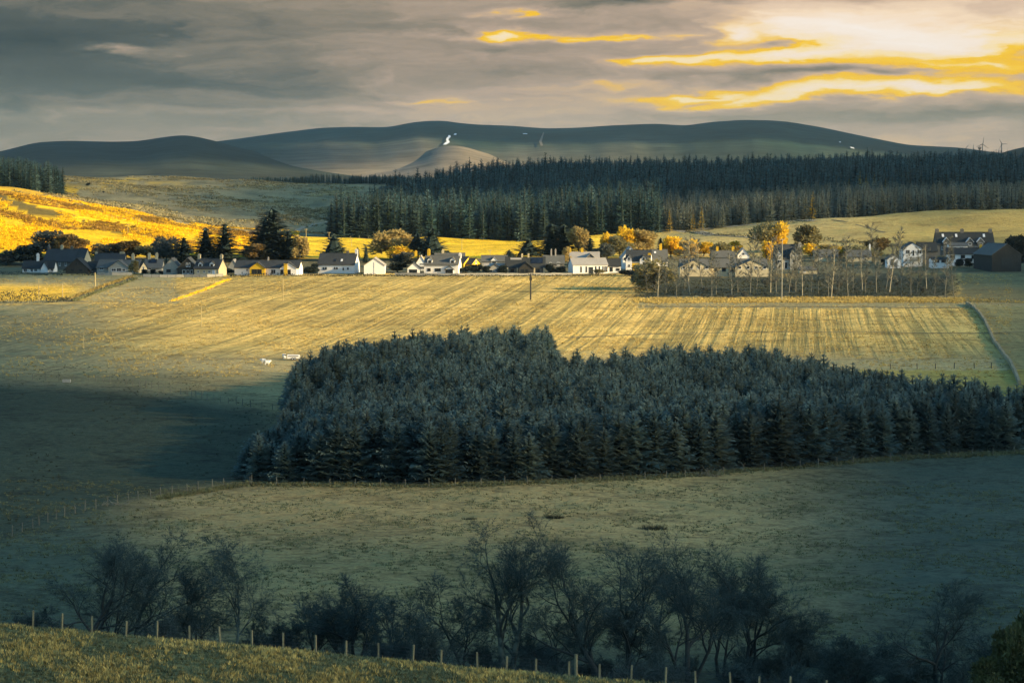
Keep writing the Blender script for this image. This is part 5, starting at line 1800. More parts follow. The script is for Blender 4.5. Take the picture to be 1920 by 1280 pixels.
# --- right half
h = House('cream bungalow with two wide gables and four windows in each', 1276, 1439, 516, 501, 487, D=872, wall=M_CREAM, roof=M_GREYROOF, depth=9)
for (ua, ub) in ((1274, 1331), (1378, 1440)):
    y = h.gable(ua, ub, 487.2, 501, 2.2)
    w = (ub - ua) / 4
    h.win(*[(ua + w * (k + .30), ua + w * (k + .72), 498.5, 504) for k in range(4)], y=y, bars=0)
h.win((1340, 1345, 500.5, 508), (1354, 1361, 500, 508.5), (1369, 1375, 500, 508.5), frame=M_DARKTRIM)
h = House('small white gable standing behind the cream bungalow roof', 1383, 1405, 492, 479, 466, D=960, along='y', depth=7, roof=M_PALEROOF)
h.win((1391, 1396, 474, 479))
h = House('grey roofed cottage behind the link of the cream bungalow', 1335, 1378, 492, 482, 471, D=955, wall=M_GREYWALL, roof=M_GREYROOF, depth=7)
h.chim(1346, 1376, m=M_YELLOW, top=465)
h = House('grey house with two gabled dormers and a tall right-hand chimney', 1454, 1503, 503, 484, 459.5, D=915, wall=M_GREYWALL, roof=M_SLATE, depth=8)
for (ua, ub) in ((1455, 1467), (1481, 1496)):
    y = h.gable(ua, ub, 466, 476, .6); h.win(((ua + ub) / 2 - 2.5, (ua + ub) / 2 + 2.5, 474, 479), ((ua + ub) / 2 - 3, (ua + ub) / 2 + 3, 487, 493), y=y)
h.door(1474, 1.0, 2.1); h.chim(1501.5, m=M_GREYWALL, top=457, y=-1, w=1.0); h.chim(1455, m=M_YELLOW, top=456)
h = House('low pale garage at the right of the dormered grey house', 1500, 1533, 513.5, 506, 501, D=885, wall=M_CREAM, roof=M_GREYROOF, depth=5, name='garage', cat='garage')
h.win((1506, 1511, 507.5, 510.5))
h = House('straw-lit cottage half hidden among the right-hand garden trees', 1528, 1572, 489, 481, 469, D=955, wall=M_CREAM, roof=M_GREYROOF, depth=7)
h.win((1536, 1540, 482.5, 486), (1556, 1561, 482.5, 486)); h.chim(1530, m=M_YELLOW, top=461)
h = House('cottage behind the olive trees left of the small white gable shed', 1590, 1634, 490, 481, 470, D=950, wall=M_CREAM, roof=M_GREYROOF, depth=7)
h.win((1598, 1602, 482.5, 486), (1616, 1621, 482.5, 486)); h.chim(1633, m=M_TRIM, top=460, w=.6, pots=1)
h = House('small white gable shed with a narrow dark door', 1664, 1689, 497, 486, 477.5, along='y', depth=6, roof=M_GREYROOF, name='shed', cat='shed', D=915)
h.door(1673, 1.1, 2.0)
h = House('pale gabled house with two windows and a central door upstairs', 1693.5, 1729.5, 493, 466.5, 455.5, along='y', depth=9, wall=M_WHITE, roof=M_SLATE, D=925)
h.win((1698, 1706, 468.5, 476), (1719.5, 1728, 468.5, 476)); h.win((1711, 1714, 469.5, 479), bars=0, frame=M_DARKTRIM)
mb = MB(); mb.box(h.x(1705), h.x(1727), h.yf - 1.4, h.yf + .05, h.z(487.2), h.z(486.2)); mb.box(h.x(1705), h.x(1727), h.yf - 1.45, h.yf - 1.38, h.z(486.2), h.z(482)); mb.build('balcony', M_GREYWALL, h.root)
h = House('long low dark roof running right from the pale gabled house', 1722, 1757, 484, 471, 455.5, D=938, wall=M_STONE, roof=M_SLATE2, depth=8)
h = House('large dark stone terrace with white-trimmed dormers and three chimneys', 1757, 1864, 478, 458, 436.5, D=975, wall=M_STONE, roof=M_SLATE2, depth=9, name='terrace', cat='terrace')
h.chim(1760, 1807, 1860, m=M_STONE, w=1.3)
for u in (1774, 1818, 1838):
    y = h.gable(u - 6, u + 6, 446.5, 453, .35, roof=M_TRIM); h.win((u - 3, u + 3, 455, 460), y=y)
for u in (1770, 1795, 1847): h.rooflight(u - 2, u + 2, 440, 445.5, M_TRIM)
h.win((1765, 1769, 462, 468), (1790, 1795, 462, 468), (1828, 1832, 462, 468), (1853, 1857, 462, 468))
h = House('white fronted cottage with dark roof below the stone terrace', 1778, 1844, 492, 476.5, 466, D=925, wall=M_WHITE, roof=M_SLATE2, depth=8, yaw=-12)
h.win((1786, 1795, 478.5, 483.5), (1806, 1814, 478, 484), (1826, 1836, 478.5, 485), frame=M_DARKTRIM); h.chim(1856 - 14, m=M_YELLOW, top=461)
h = House('pale walled extension with an arched top between the terrace and cottage', 1780, 1814, 474, 461, 456, D=950, wall=M_WHITE, roof=M_GREYROOF, depth=6)
h.win((1787, 1793, 463, 467), (1799, 1806, 463, 467))
h = House('white garage with two dark doors left of the white cottage', 1747, 1779, 495.5, 487, 483.5, D=915, wall=M_WHITE, roof=M_SLATE2, depth=6, name='garage', cat='garage')
h.win((1753, 1761, 487.5, 492), (1765, 1774, 487.5, 492), frame=M_DARKTRIM, bars=0)
h = House('big dark barn with a broad gable at the right edge', 1850, 1908, 504, 478, 458, D=895, along='y', depth=18, wall=M_TIMBER, roof=M_GREYROOF, name='barn', cat='barn', yaw=10)
mb = MB(); mb.box(h.x(1868), h.x(1889), h.yf - .10, h.yf + .05, -.2, 3.6); mb.box(h.x(1852), h.x(1906), h.yf - .06, h.yf + .03, h.he - .12, h.he + .05); mb.build('door', M_SLATE2, h.root)


# ---------------------------------------------------------------- walls, hedges, fences
def polyline(pts, step=1.0):
    out = []
    for a, b in zip(pts[:-1], pts[1:]):
        n = max(1, int((Vector((b[0] - a[0], b[1] - a[1], 0))).length / step))
        for k in range(n):
            out.append((a[0] + (b[0] - a[0]) * k / n, a[1] + (b[1] - a[1]) * k / n))
    out.append((pts[-1][0], pts[-1][1]))
    return out


def stone_wall(label, pix, h, w, m=M_DRYSTONE, name='stone_wall', cat='wall', jit=0.12):
    rr = random.Random(len(label))
    pl = polyline([(on_ground(u, v).x, on_ground(u, v).y) for u, v in pix], 1.2)
    mb = MB()
    rows = []
    for k, (x, y) in enumerate(pl):
        a = Vector(pl[max(k - 1, 0)]); b = Vector(pl[min(k + 1, len(pl) - 1)])
        d = (b - a).normalized(); n = Vector((-d.y, d.x)) * w / 2
        z = float(GZ(x, y)); hh = h * (1 + rr.uniform(-jit, jit))
        rows.append([(x + n.x, y + n.y, z - .4), (x + n.x * .8, y + n.y * .8, z + hh), (x - n.x * .8, y - n.y * .8, z + hh), (x - n.x, y - n.y, z - .4)])
    for q in rows: mb.v += q
    for k in range(len(rows) - 1):
        for j in range(3):
            a = k * 4 + j
            mb.f.append((a, a + 1, a + 5, a + 4)); mb.m.append(0)
    mb.f.append((0, 1, 2, 3)); mb.m.append(0)
    e = (len(rows) - 1) * 4; mb.f.append((e + 3, e + 2, e + 1, e)); mb.m.append(0)
    o = mb.build(name, m)
    tag(o, label, cat, 'walls and dykes')
    return o


stone_wall('pale drystone dyke curving down the right-hand fields', [(1812, 571), (1826, 578), (1836, 588), (1846, 602), (1855, 622), (1864, 642), (1878, 662), (1893, 680), (1903, 700), (1912, 722)], 0.75, 0.6, jit=0.35)
stone_wall('low grey garden wall before the houses in the middle', [(740, 516.3), (860, 516.6), (1000, 516.6), (1072, 516)], 0.8, 0.4, M_GREYWALL, 'garden_wall')
stone_wall('pale garden wall below the grey gabled houses', [(268, 519), (300, 519.5), (345, 519.5), (388, 519.5), (418, 518.5)], 0.9, 0.35, M_GREYWALL, 'garden_wall')
stone_wall('low garden wall before the grey bungalow', [(183, 516), (210, 516), (248, 516)], 0.9, 0.35, M_GREYWALL, 'garden_wall')


def hedge(label, pix, h, w, m=M_DARKLEAF, n_per_m=26, size=0.35, name='hedge'):
    rr = random.Random(len(label) * 3)
    pl = polyline([(on_ground(u, v).x, on_ground(u, v).y) for u, v in pix], 0.5)
    mb = MB()
    lump = 0.8
    for (x, y) in pl:
        z = float(GZ(x, y))
        if rr.random() < 0.22: lump = rr.uniform(0.25, 1.25)
        hk = h * (lump + rr.uniform(-.1, .15))
        for _ in range(int(n_per_m * 0.5)):
            p = Vector((x + rr.gauss(0, .5), y + rr.gauss(0, w / 3), z + rr.uniform(0.0, 1.0) ** .8 * hk))
            o = Vector((rr.uniform(-1, 1), rr.uniform(-1, 1), rr.uniform(0, 1.2))).normalized()
            s = o.cross(Vector((rr.uniform(-1, 1), rr.uniform(-1, 1), rr.uniform(-1, 1))))
            if s.length < .05: continue
            s = s.normalized() * size * .35
            mb.tri(p - s, p + s, p + o * size * rr.uniform(.7, 1.4))
    o = mb.build(name, m)
    tag(o, label, 'hedge' if name == 'hedge' else 'grass', 'hedges and field margins')
    return o


hedge('dark hedge line along the village edge before the long bungalow', [(430, 519.5), (500, 518.8), (596, 517.5)], 0.9, 0.8)
hedge('dark low hedge below the white houses in the middle', [(596, 517.5), (680, 517.8), (745, 517.8)], 0.7, 0.8)
hedge('dark low hedge below the garden wall in the middle', [(745, 518.5), (900, 518.8), (1060, 518.2), (1150, 517)], 0.6, 0.7)
hedge('dark hedge along the left end of the village', [(-60, 516.5), (60, 516), (180, 516.5)], 1.3, 1.0)
hedge('dark thick hedge at the foot of the left-hand fields', [(-120, 569), (0, 568), (70, 568), (128, 566)], 2.9, 3.0, n_per_m=60)
hedge('rough pale grass along the left side of the lane', [(246, 520), (210, 532), (175, 544), (146, 555), (122, 564)], 0.5, 1.2, M_STRAW, 30, name='grass_margin')
hedge('rough golden grass along the right side of the lane', [(254, 523), (222, 535), (188, 547), (160, 557), (138, 565)], 0.5, 1.2, M_DULLTUFT, 30, name='grass_margin')
hedge('golden grass margin slanting across the left-hand paddock', [(322, 565), (350, 556), (385, 543), (430, 524)], 0.25, 0.25, M_GOLDTUFT, 14, 0.25, name='grass_margin')
hedge('dark scrub line behind the right-hand gardens', [(1545, 453), (1600, 456), (1660, 462), (1710, 466)], 1.6, 2.0, M_DARKLEAF)
hedge('dark broken hedge below the pale farm track', [(1285, 437), (1330, 441), (1380, 444), (1425, 448)], 1.2, 1.4, M_DARKLEAF, 16)
hedge('dark hedge strip below the larch belt', [(1450, 421), (1490, 418), (1522, 416)], 1.5, 2.0, M_DARKLEAF)
hedge('pale tussock margin right of the young tree belt', [(1815, 566), (1870, 567), (1935, 569)], 0.9, 1.6, M_STRAW, 24, name='grass_margin')

POST_ME = None


def fence(label, pts, spacing, post_h, post_w, wires=3, wm=M_WIRE, wr=0.006, pm=M_POST, seed=0, wire_seg=4):
    """posts and wires along world points"""
    rr = random.Random(seed)
    pl = polyline(pts, spacing)
    c = pl[len(pl) // 2]
    root = empty('wire_fence', gpt(c[0], c[1]))
    tag(root, label, 'fence', 'post and wire fences')
    mb = MB()
    s = post_w / 2
    mb.prism([(-s, -s, -.4), (s, -s, -.4), (s, s, -.4), (-s, s, -.4)], (0, 0, .4 + post_h))
    mb.prism([(-s * .8, -s * .8, post_h), (s * .8, -s * .8, post_h), (s * .8, s * .8, post_h), (-s * .8, s * .8, post_h)], (0, 0, post_w * .25))
    pm_ = mb.mesh('fence_post', pm)
    tops = []
    for (x, y) in pl:
        x += rr.uniform(-.12, .12) * spacing * .5
        g = gpt(x, y)
        o = link('post', pm_, root)
        o.location = g - root.location
        k = rr.uniform(.9, 1.1)
        o.rotation_euler = (rr.uniform(-.05, .05), rr.uniform(-.05, .05), rr.uniform(0, 1))
        o.scale = (1, 1, k)
        tops.append(g)
    for w in range(wires):
        zz = post_h * (0.30 + 0.62 * w / max(1, wires - 1))
        mb = MB()
        mb.tube([tuple(g - root.location + Vector((0, -s - .004, zz))) for g in tops], [wr] * len(tops), 3, 0, False)
        mb.build('wire', wm, root)
    return root


# near fence on the crest
near = []
for u in range(-130, 1720, 60):
    D = 161.5
    p = at_dist(u, D)
    near.append((p.x, p.y))
fence('pale wooden post and wire fence along the near field crest', near, 2.64, 1.05, 0.11, 4, M_WIRE, 0.005, seed=4)
strainer = MB(); strainer.tube([(0, 0, -.5), (0, 0, 1.45)], [.11, .10], 9)
sp = at_dist(1081, 161.0); o = strainer.build('strainer_post', M_POST); o.location = sp
tag(o, 'thicker round strainer post in the near crest fence', 'post')
gp = lambda lst: [(on_ground(u, v).x, on_ground(u, v).y) for u, v in lst]
fence('thin post and wire fence climbing past the dark left-hand pasture', gp([(-60, 1036), (0, 1012), (60, 990), (120, 968), (200, 949), (300, 930), (420, 912), (470, 908)]), 2.3, 1.1, 0.08, 3, pm=M_POSTGREY, seed=5)
fence('pale post fence across the far side of the dark left-hand pasture', gp([(-60, 708), (0, 710), (60, 712), (110, 714), (165, 713), (250, 722), (320, 735), (400, 752), (470, 763), (530, 770)]), 2.4, 1.1, 0.085, 3, pm=M_POSTGREY, seed=6)
fence('short dark fence at the top of the yellow corner beyond the plantation', gp([(1670, 692), (1720, 692), (1790, 691), (1860, 690)]), 2.6, 1.1, 0.11, 3, pm=M_POLEDARK, seed=7)
fence('thin fence along the front edge of the spruce plantation', gp([(470, 909), (620, 910), (760, 913), (900, 910), (1080, 904), (1250, 896), (1500, 876), (1700, 860), (1900, 850)]), 3.0, 0.95, 0.08, 3, pm=M_POSTGREY, seed=8)
fence('pale fence at the edge of the straw field below the forest', gp([(640, 449), (760, 448), (900, 446), (1050, 445), (1230, 440)]), 5.0, 1.1, 0.12, 2, seed=9)
fence('fence beside the garden wall of the gabled houses', gp([(268, 520.5), (345, 521), (418, 519.8)]), 2.4, 1.0, 0.08, 2, pm=M_POLEDARK, seed=10)


# ---------------------------------------------------------------- poles
def pole(label, u, vt, vb, m=M_POLE, rad=0.13, arm=True, box=False):
    p = on_ground(u, vb)
    h = P(u, vt, p.y).z - p.z
    root = empty('utility_pole', p)
    tag(root, label, 'pole', 'utility poles')
    mb = MB(); mb.tube([(0, 0, -.5), (0, 0, h * .5), (0, 0, h)], [rad, rad * .9, rad * .75], 8); mb.build('mast', m, root)
    if arm:
        mb = MB(); mb.box(-.75, .75, -.06, .06, h - .35, h - .22)
        for x in (-.65, 0, .65): mb.tube([(x, 0, h - .22), (x, 0, h + .02)], [.05, .035], 6)
        mb.build('crossarm', m, root)
    if box:
        mb = MB(); mb.box(-.35, .35, -.75, -.16, h - 1.9, h - .9); mb.tube([(-.2, -.45, h - .9), (-.2, -.45, h - .6)], [.06, .04], 6); mb.tube([(.2, -.45, h - .9), (.2, -.45, h - .6)], [.06, .04], 6)
        mb.build('transformer', M_POLEDARK, root)
    return root


pole('thin pale pole at the far left behind the dark hedge', 73, 522, 565)
pole('thin pale pole right of the far-left pole', 117.5, 531, 557)
pole('stout sunlit pole where the lane meets the cottages', 178.5, 511, 540, rad=.2, arm=False)
pole('thin pole in the stubble below the long bungalow', 531, 521, 565, rad=.10)
pole('dark pole with a transformer in the middle of the stubble field', 995, 513, 562, M_POLEDARK, .24, True, True)
pole('thin pole low in the stubble on the left', 377.5, 573, 612, rad=.10)
pole('faint pole above the left-hand fence', 156.5, 624, 653, rad=.10)
pole('tall pale mast among the young trees on the right', 1466, 447, 563, M_POLEGREY, rad=.11)
pole('pole on the moor edge left of the forest corner', 574, 429, 447)
pole('upper pole on the moor edge left of the forest', 588, 414, 431)
pole('pole at the corner of the forest behind the spreading conifer', 617, 435, 452)
pole('thin pole in the straw field behind the white shed', 659, 448, 462, rad=.10)
pole('thin pole in the straw field right of the sunlit pine', 866, 448, 470, rad=.10)
pole('thin pole behind the grey outbuilding', 919, 468, 493, rad=.10)
pole('thin pole high on the golden bank', 240, 420, 440, rad=.10)


# ---------------------------------------------------------------- tracks
def strip(name, label, pix, w, m, lift=0.05):
    pl = polyline([(on_ground(u, v).x, on_ground(u, v).y) for u, v in pix], 2.0)
    mb = MB()
    pr = None
    for k, (x, y) in enumerate(pl):
        a = Vector(pl[max(k - 1, 0)]); b = Vector(pl[min(k + 1, len(pl) - 1)])
        d = (b - a).normalized(); n = Vector((-d.y, d.x)) * w / 2
        q = [gpt(x + n.x * s, y + n.y * s, lift + (0.06 if s == 0 else 0)) for s in (-1, 0, 1)]
        if pr:
            mb.quad(pr[1], pr[0], q[0], q[1]); mb.quad(pr[2], pr[1], q[1], q[2])
        pr = q
    o = mb.build(name, m, None, True)
    tag(o, label, None, None, 'structure')


strip('farm_track', 'pale farm track behind the village on the right', [(1232, 431), (1275, 433), (1320, 438), (1370, 443), (1430, 449)], 4.5, M_TRACK, .12)
strip('upper_track', 'pale track below the larch belt', [(1275, 433), (1330, 428), (1390, 423), (1450, 419), (1530, 414)], 3.5, M_TRACK, .12)
strip('lane', 'dark lane running down from the cottages on the left', [(248, 521), (215, 533), (180, 545), (150, 556), (128, 565)], 2.4, M_ROADDARK)
strip('field_ruts', 'wheel ruts across the lower field', [(1560, 412), (1600, 419), (1630, 427), (1660, 436)], 1.4, M_RUT, .06)
strip('field_ditch', 'thin dark ditch line across the right-hand stubble', [(1060, 633), (1200, 627), (1350, 624), (1500, 622), (1700, 624), (1846, 625), (1930, 622)], 1.6, M_RUT, .05)
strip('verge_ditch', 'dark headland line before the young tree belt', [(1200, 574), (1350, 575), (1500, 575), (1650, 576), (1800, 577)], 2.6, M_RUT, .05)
strip('moor_track', 'pale path across the moor edge', [(530, 437), (560, 430), (590, 420), (618, 416)], 3.0, M_TRACK, .12)


# ---------------------------------------------------------------- sheep, trailer, trough
def sheep(label, u, v, yaw):
    p = on_ground(u, v)
    vs = [(0, 0, .62), (.35, 0, .64), (-.38, 0, .62), (.58, 0, .72), (.74, 0, .84), (.93, 0, .76),
          (.32, .15, .38), (.32, .15, 0.02), (.32, -.15, .38), (.32, -.15, 0.02), (-.36, .15, .38), (-.36, .15, .02), (-.36, -.15, .38), (-.36, -.15, .02)]
    es = [(0, 1), (0, 2), (1, 3), (3, 4), (4, 5), (1, 6), (6, 7), (1, 8), (8, 9), (2, 10), (10, 11), (2, 12), (12, 13)]
    rd = [.34, .31, .32, .19, .13, .07, .11, .05, .11, .05, .12, .05, .12, .05]
    me = bpy.data.meshes.new('sheep'); me.from_pydata(vs, es, []); me.materials.append(M_FLEECE)
    o = link('sheep', me)
    md = o.modifiers.new('skin', 'SKIN')
    if not me.skin_vertices: me.skin_vertices.new()
    for i, q in enumerate(rd): me.skin_vertices[0].data[i].radius = (q, q)
    me.skin_vertices[0].data[0].use_root = True
    s = o.modifiers.new('sub', 'SUBSURF'); s.levels = 2; s.render_levels = 2
    o.location = p; o.rotation_euler = (0, 0, yaw)
    tag(o, label, 'sheep', 'sheep in the pasture')


sheep('left one of two white sheep side by side in the pasture', 495.5, 681.5, 2.9)
sheep('right one of two white sheep side by side in the pasture', 500.5, 684, 0.3)
sheep('white sheep at the left end of the white trailer', 533.5, 672.5, 1.9)
p = on_ground(550, 675)
t = empty('livestock_trailer', p, 0.05); tag(t, 'long white livestock trailer beside the plantation corner', 'trailer')
mb = MB(); mb.prism([(-1.2, -.6, .35), (1.2, -.6, .35), (1.35, -.6, .6), (1.2, -.6, 1.05), (-1.2, -.6, 1.1)], (0, 1.2, 0)); mb.build('body', M_WHITE, t)
for x in (-.15, .35):
    mb = MB(); mb.tube([(x, -.72, .28), (x, -.6, .28)], [.28, .28], 12); w_ = mb.build('wheel', M_TYRE, t)
    mb = MB(); mb.tube([(x, -.735, .28), (x, -.722, .28)], [.13, .13], 10); mb.build('rim', M_METAL, w_)
mb = MB(); mb.tube([(-1.2, 0, .4), (-2.0, 0, .42)], [.05, .04], 6); mb.tube([(-1.95, 0, .42), (-1.95, 0, 0)], [.03, .03], 6); mb.build('drawbar', M_METAL, t)
mb = MB(); mb.box(-1.0, 1.0, -.64, -.605, .75, .9); mb.build('vent', M_DARKTRIM, t)
p = on_ground(125, 717.5)
t = empty('water_trough', p); tag(t, 'small pale water trough at the gap in the left-hand fence', 'trough')
mb = MB(); mb.box(-.7, .7, -.35, -.28, .1, .6); mb.box(-.7, .7, .28, .35, .1, .6); mb.box(-.7, -.63, -.28, .28, .1, .6); mb.box(.63, .7, -.28, .28, .1, .6); mb.box(-.63, .63, -.28, .28, .1, .18); mb.build('tub', M_GREYWALL, t)
for x in (-.5, .5):
    mb = MB(); mb.box(x - .1, x + .1, -.25, .25, -.15, .1); mb.build('foot', M_GREYWALL, t)


# ---------------------------------------------------------------- wind turbines
def turbine(label, u, v_hub, v_base, blade_px, phase, D=7000, yaw=0.0):
    k = px(D)
    b = P(u, v_base, D)
    h = (v_base - v_hub) * k
    t = empty('wind_turbine', b, yaw); tag(t, label, 'turbine', 'wind turbines on the skyline')
    mb = MB(); mb.tube([(0, 0, -25), (0, 0, h)], [1.7, 1.0], 10); mb.build('tower', M_TURB, t)
    mb = MB(); mb.box(-1.3, 1.3, -3.0, 3.6, h - 1.2, h + 1.4); n_ = mb.build('nacelle', M_TURB, t)
    mb = MB(); mb.tube([(0, -3.0, h + .1), (0, -4.0, h + .1), (0, -4.8, h + .1)], [1.3, 1.1, .2], 10); mb.build('hub', M_TURB, t)
    L = blade_px * k
    for i in range(3):
        a = phase + i * 2.0944
        d = Vector((math.sin(a), 0, math.cos(a))); s = Vector((math.cos(a), 0, -math.sin(a)))
        o = Vector((0, -3.9, h + .1))
        mb = MB()
        pts = [(0.02, .7), (.18, 1.5), (.6, .95), (1.0, .25)]
        for (p0, w0), (p1, w1) in zip(pts[:-1], pts[1:]):
            a0, a1 = o + d * L * p0, o + d * L * p1
            th = Vector((0, .35, 0))
            mb.prism([a0 - s * w0 * .3 - th, a0 + s * w0 * .7 - th, a1 + s * w1 * .7 - th, a1 - s * w1 * .3 - th], (0, .7, 0))
        mb.build('blade', M_TURB, t)


M_TURB = mat('turbine_paint', (0.16, 0.17, 0.17), 0.05, 0.1, 0.5)
turbine('leftmost wind turbine, its hub just above the skyline', 1809, 279.5, 296, 12, 0.70)
turbine('small wind turbine with one blade straight up', 1824, 281.5, 296, 12, 0.02)
turbine('tallest wind turbine, standing clear of the skyline', 1842, 270.5, 296, 14, 0.13)
turbine('rightmost wind turbine with one blade pointing right', 1878, 270.5, 296, 11, 1.53)


# ---------------------------------------------------------------- grass
def tuft_mesh(seed, m, n=9, h=0.3, w=0.035, spread=0.16, name='tuft'):
    rr = random.Random(seed)
    mb = MB()
    for _ in range(n):
        a = rr.uniform(0, 6.28); q = spread * math.sqrt(rr.random())
        b = Vector((math.cos(a) * q, math.sin(a) * q, -0.04))
        tip = b + Vector((math.cos(a) * rr.uniform(.1, .9), math.sin(a) * rr.uniform(.1, .9), rr.uniform(.5, 1.1))) * h
        s = Vector((-math.sin(a + rr.uniform(-.8, .8)), math.cos(a), 0)) * w
        mb.tri(b - s, b + s, tip)
    return mb.mesh(name, m)


def cover(name, label, n, ufun, dfun, shapes, smin, smax, cat, seed, keep=None):
    rr = random.Random(seed)
    pts, sc = [], []
    while len(pts) < n:
        u, D = ufun(rr), dfun(rr)
        if keep and not keep(u, D, rr): continue
        pts.append(((u - 960) / F * D, D))
        s = rr.uniform(smin, smax); sc.append((s * 1.2, s * 1.2, s))
    xy = np.array(pts)
    z = GZ(xy[:, 0], xy[:, 1])
    scatter(name, label, [(a, b, c) for (a, b), c in zip(pts, z)], sc, [rr.uniform(0, 6.28) for _ in pts], [rr.randrange(len(shapes)) for _ in pts], shapes, cat)


T_STRAW = [tuft_mesh(i, M_STRAW, 11, .26, .03, .2, 'straw_tuft') for i in range(3)]
M_PASTUFT = mat('pasture_tufts', (0.20, 0.165, 0.075), 0.4, 0.05, 0.95, rand=0.4)
T_DULL = [tuft_mesh(20 + i, M_DULLTUFT, 10, .24, .035, .22, 'dull_tuft') for i in range(3)]
T_GOLD = [tuft_mesh(40 + i, M_GOLDTUFT, 10, .7, .12, .5, 'bracken') for i in range(3)]
T_RUSH = [tuft_mesh(60 + i, M_RUSH, 14, .6, .04, .25, 'rushes') for i in range(3)]
patch = lambda u, D: math.sin(u * 0.013 + D * 0.21) + math.sin(u * 0.031 - D * 0.34 + 1.3) + 0.7 * math.sin(u * 0.071 + D * .7)
cover('foreground_grass', 'rough tufted grass on the near field', 9000, lambda q: q.uniform(-160, 1560), lambda q: q.uniform(132, 163), T_STRAW, .5, 1.25, 'grass', 1, lambda u, D, q: q.random() < 0.35 + 0.3 * patch(u, D))
cover('foreground_dull_grass', 'dull green grass between the straw tufts of the near field', 15000, lambda q: q.uniform(-160, 1560), lambda q: q.uniform(132, 164), T_DULL, .5, 1.1, 'grass', 2)
cover('pasture_tufts', 'short straw tufts scattered over the lower pasture', 16000, lambda q: q.uniform(-100, 2020), lambda q: q.uniform(205, 332), T_DULL, .5, 1.15, 'grass', 3, lambda u, D, q: q.random() < 0.4 + 0.3 * patch(u, D))
# rough verge along the plantation and the lower fence
verge = [on_ground(u, v) for u, v in [(300, 932), (420, 913), (470, 907), (620, 907), (760, 910), (900, 908), (1080, 901), (1250, 893), (1500, 873), (1700, 856), (1960, 846)]]
rr = random.Random(8); vp, vs_ = [], []
pl = polyline([(p.x, p.y) for p in verge], .25)
for (x, y) in pl:
    for _ in range(9):
        a, b = x + rr.uniform(-.2, .2), y + rr.gauss(-0.3, 1.3)
        vp.append(gpt(a, b)); s = rr.uniform(.8, 2.0); vs_.append((s, s, s))
scatter('verge_grass', 'long rough grass along the plantation edge', vp, vs_, [rr.uniform(0, 6.28) for _ in vp], [rr.choice([0, 0, 1, 2, 3]) for _ in vp], T_DULL + [tuft_mesh(29, M_PASTUFT, 10, .24, .035, .22, 'verge_tuft')], 'grass')
cover('bracken', 'golden bracken covering the bank behind the cottages', 15000, lambda q: q.uniform(-250, 560), lambda q: q.uniform(1010, 1330), T_GOLD, .6, 1.5, 'bracken', 5, lambda u, D, q: q.random() < 0.25 + 0.5 * patch(u * 1.1, D * .09))
T_MOOR = [tuft_mesh(80 + i, M_MOORTUFT, 10, .6, .16, .7, 'moor_tuft') for i in range(3)]
cover('pasture_rushes', 'dark rushes dotted over the left-hand pasture', 700, lambda q: q.uniform(-100, 620), lambda q: q.uniform(275, 520), T_RUSH, .25, .6, 'rushes', 14, lambda u, D, q: q.random() < 0.1 + 0.4 * patch(u * .7, D * .12) and u < np.interp(D, [275, 400, 520], [330, 520, 600]))
cover('moor_grass', 'rough pale and dark grass over the open moor', 14000, lambda q: q.uniform(-100, 720), lambda q: q.uniform(1310, 2280), T_MOOR, .7, 2.2, 'grass', 12, lambda u, D, q: u < np.interp(D, [1300, 2280], [600, 700]) and q.random() < 0.35 + 0.4 * patch(u * .8, D * .06))
M_DARKBRACK = mat('brown_bracken', (0.30, 0.17, 0.03), 0.4, 0.3, 0.95, rand=0.5)
T_BRACK = [tuft_mesh(140 + i, M_DARKBRACK, 10, .7, .12, .5, 'brown_bracken') for i in range(3)]
cover('brown_bracken', 'brown bracken streaks across the golden bank', 7000, lambda q: q.uniform(-250, 520), lambda q: q.uniform(1080, 1300), T_BRACK, .6, 1.7, 'bracken', 15, lambda u, D, q: q.random() < 0.9 * max(0, math.sin(D * 0.055 + u * 0.012 + math.sin(u * .02))) * (0.4 + 0.6 * (math.sin(u * .05 + D * .02) > -.2)) * (0.35 + 0.65 * float(sstep(1090, 1180, D))))
cover('stubble_tufts', 'straw tufts over the stubble field', 14000, lambda q: q.uniform(-100, 1900), lambda q: q.uniform(485, 878), T_STRAW, .8, 1.7, 'grass', 6, lambda u, D, q: q.random() < 0.45 + 0.3 * patch(u, D * .15) and not (1190 < u < 1800 and D > 745))
r = random.Random(61)
bp_ = [on_ground(r.uniform(1192, 1795), r.uniform(525, 558)) for _ in range(28)]
scatter('belt_scrub', 'leafless scrub at the foot of the young tree belt', bp_, [(lambda q: (q, q, q))(r.uniform(.3, .8)) for _ in bp_], [r.uniform(0, 6.28) for _ in bp_], [r.randrange(2) for _ in bp_], SCRUBB, 'undergrowth')
cover('belt_undergrowth', 'rough undergrowth below the young tree belt, dark to stand for shade', 2600, lambda q: q.uniform(1190, 1800), lambda q: q.uniform(752, 850), T_RUSH, .3, 1.3, 'undergrowth', 7, lambda u, D, q: q.random() < 0.5 + 0.25 * math.sin(u * .05) * math.sin(u * .013 + 1))  # dark tufts carry the shade of the belt floor
cover('belt_margin', 'pale rough grass strip before the young tree belt', 3500, lambda q: q.uniform(1190, 1810), lambda q: q.uniform(728, 752), T_STRAW, 1.2, 2.6, 'grass', 9)
for (u, v, s, lb_) in [(1225, 992, 1.6, 'dark rush clump in the lower pasture right of centre'), (1040, 971, 1.3, 'dark rush clump above the tallest bare tree'), (880, 973, .9, 'small dark rush clump left of the other two')]:
    p = on_ground(u, v)
    o = link('rush_clump', tuft_mesh(int(u), M_RUSH, 160, .45, .04, .9, 'rush_clump')); o.location = p; o.scale = (s, s * .6, s * .8)
    tag(o, lb_, 'rushes', 'rush clumps in the lower pasture')

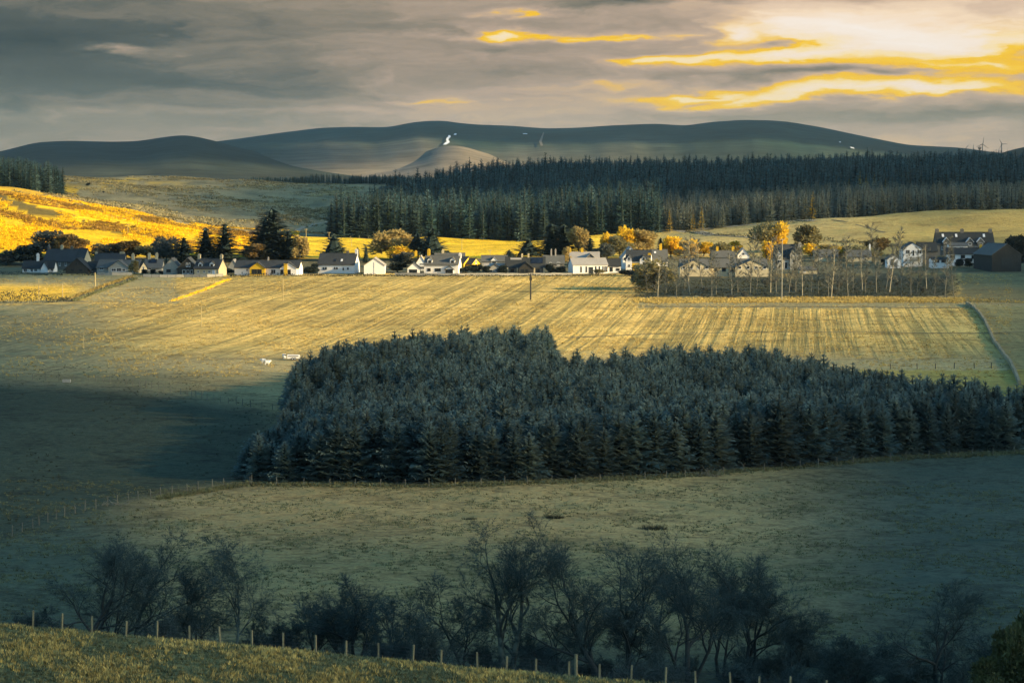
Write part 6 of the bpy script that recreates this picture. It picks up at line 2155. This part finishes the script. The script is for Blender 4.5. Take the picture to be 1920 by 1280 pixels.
# brushwood lying along the plantation edge
for (u, v, n, lb_) in [(1330, 893, 22, 'pile of pale brushwood at the plantation edge right of centre'), (757, 911, 14, 'dark fallen branches at the plantation edge'), (210, 948, 16, 'pale brushwood by the lower left fence')]:
    p = on_ground(u, v); rr = random.Random(int(u))
    mb = MB()
    for _ in range(n):
        a = Vector((rr.uniform(-1.6, 1.6), rr.uniform(-.6, .6), rr.uniform(0, .3))); d = Vector((rr.uniform(-1, 1), rr.uniform(-.6, .6), rr.uniform(-.1, .7))).normalized() * rr.uniform(.5, 1.5)
        mb.tube([tuple(a), tuple(a + d * .5 + Vector((0, 0, .08))), tuple(a + d)], [.035, .028, .012], 5)
    o = mb.build('brushwood', M_BIRCHGREY if 'pale' in lb_ else M_TRUNK); o.location = p
    tag(o, lb_, 'brushwood')

# mossy bank with gorse in the lower right corner
MOSS = leaf_mat('moss_gorse', (0.11, 0.105, 0.040), 0.2, 0.4, 1.2)
for i, (u, D, w, h, lb_) in enumerate([(1905, 172, 2.6, 5.4, 'mossy green leaning bush at the right edge'), (1868, 170, 2.4, 3.4, 'mossy green bush in the lower right corner'), (1940, 170, 3.0, 6.8, 'tall mossy bush cut by the right edge')]):
    p = at_dist(u, D)
    t = empty('mossy_bush', p, i * 1.1, (w * 1.2, w * 1.2, h)); tag(t, lb_, 'bush', 'mossy bushes in the lower right corner')
    link('trunk', BUSH_LIMBS[i], t); link('crown', leafy_mesh(800 + i, 1, 1, 5200, MOSS, 'mossy_crown', .05, 12, .02), t)
# dark bushes dotted over the moor
for (u, v, w, h, lb_) in [(165, 349, 8, 7, 'dark bush on the moor right of the left forest block'), (194, 362, 4, 4, 'tiny dark bush lower on the moor'), (243, 407, 3, 3, 'tiny dark bush above the golden bank')]:
    p = on_ground(u, v, 1300); k = px(p.y)
    t = empty('moor_bush', p, u, (w * k * 1.15, w * k * 1.15, h * k)); tag(t, lb_, 'bush', 'bushes on the moor')
    link('trunk', BUSH_LIMBS[0], t); link('crown', LEAFY['dark'][1], t)

# ---------------------------------------------------------------- the air
hz = MB(); hz.box(-5200, 5200, -330, 15000, -75, 330)
m = bpy.data.materials.new('haze_air'); m.use_nodes = True
t = NT(m.node_tree); t.n.clear()
out = t.node('ShaderNodeOutputMaterial'); pv = t.node('ShaderNodeVolumePrincipled')
pv.inputs['Color'].default_value = (0.62, 0.84, 0.88, 1)
pv.inputs['Density'].default_value = 2.0e-5
pv.inputs['Anisotropy'].default_value = 0.2
t.l.new(pv.outputs[0], out.inputs['Volume'])
hzo = hz.build('haze', m)
tag(hzo, 'thin pale haze filling the valley air', None, None, 'stuff')
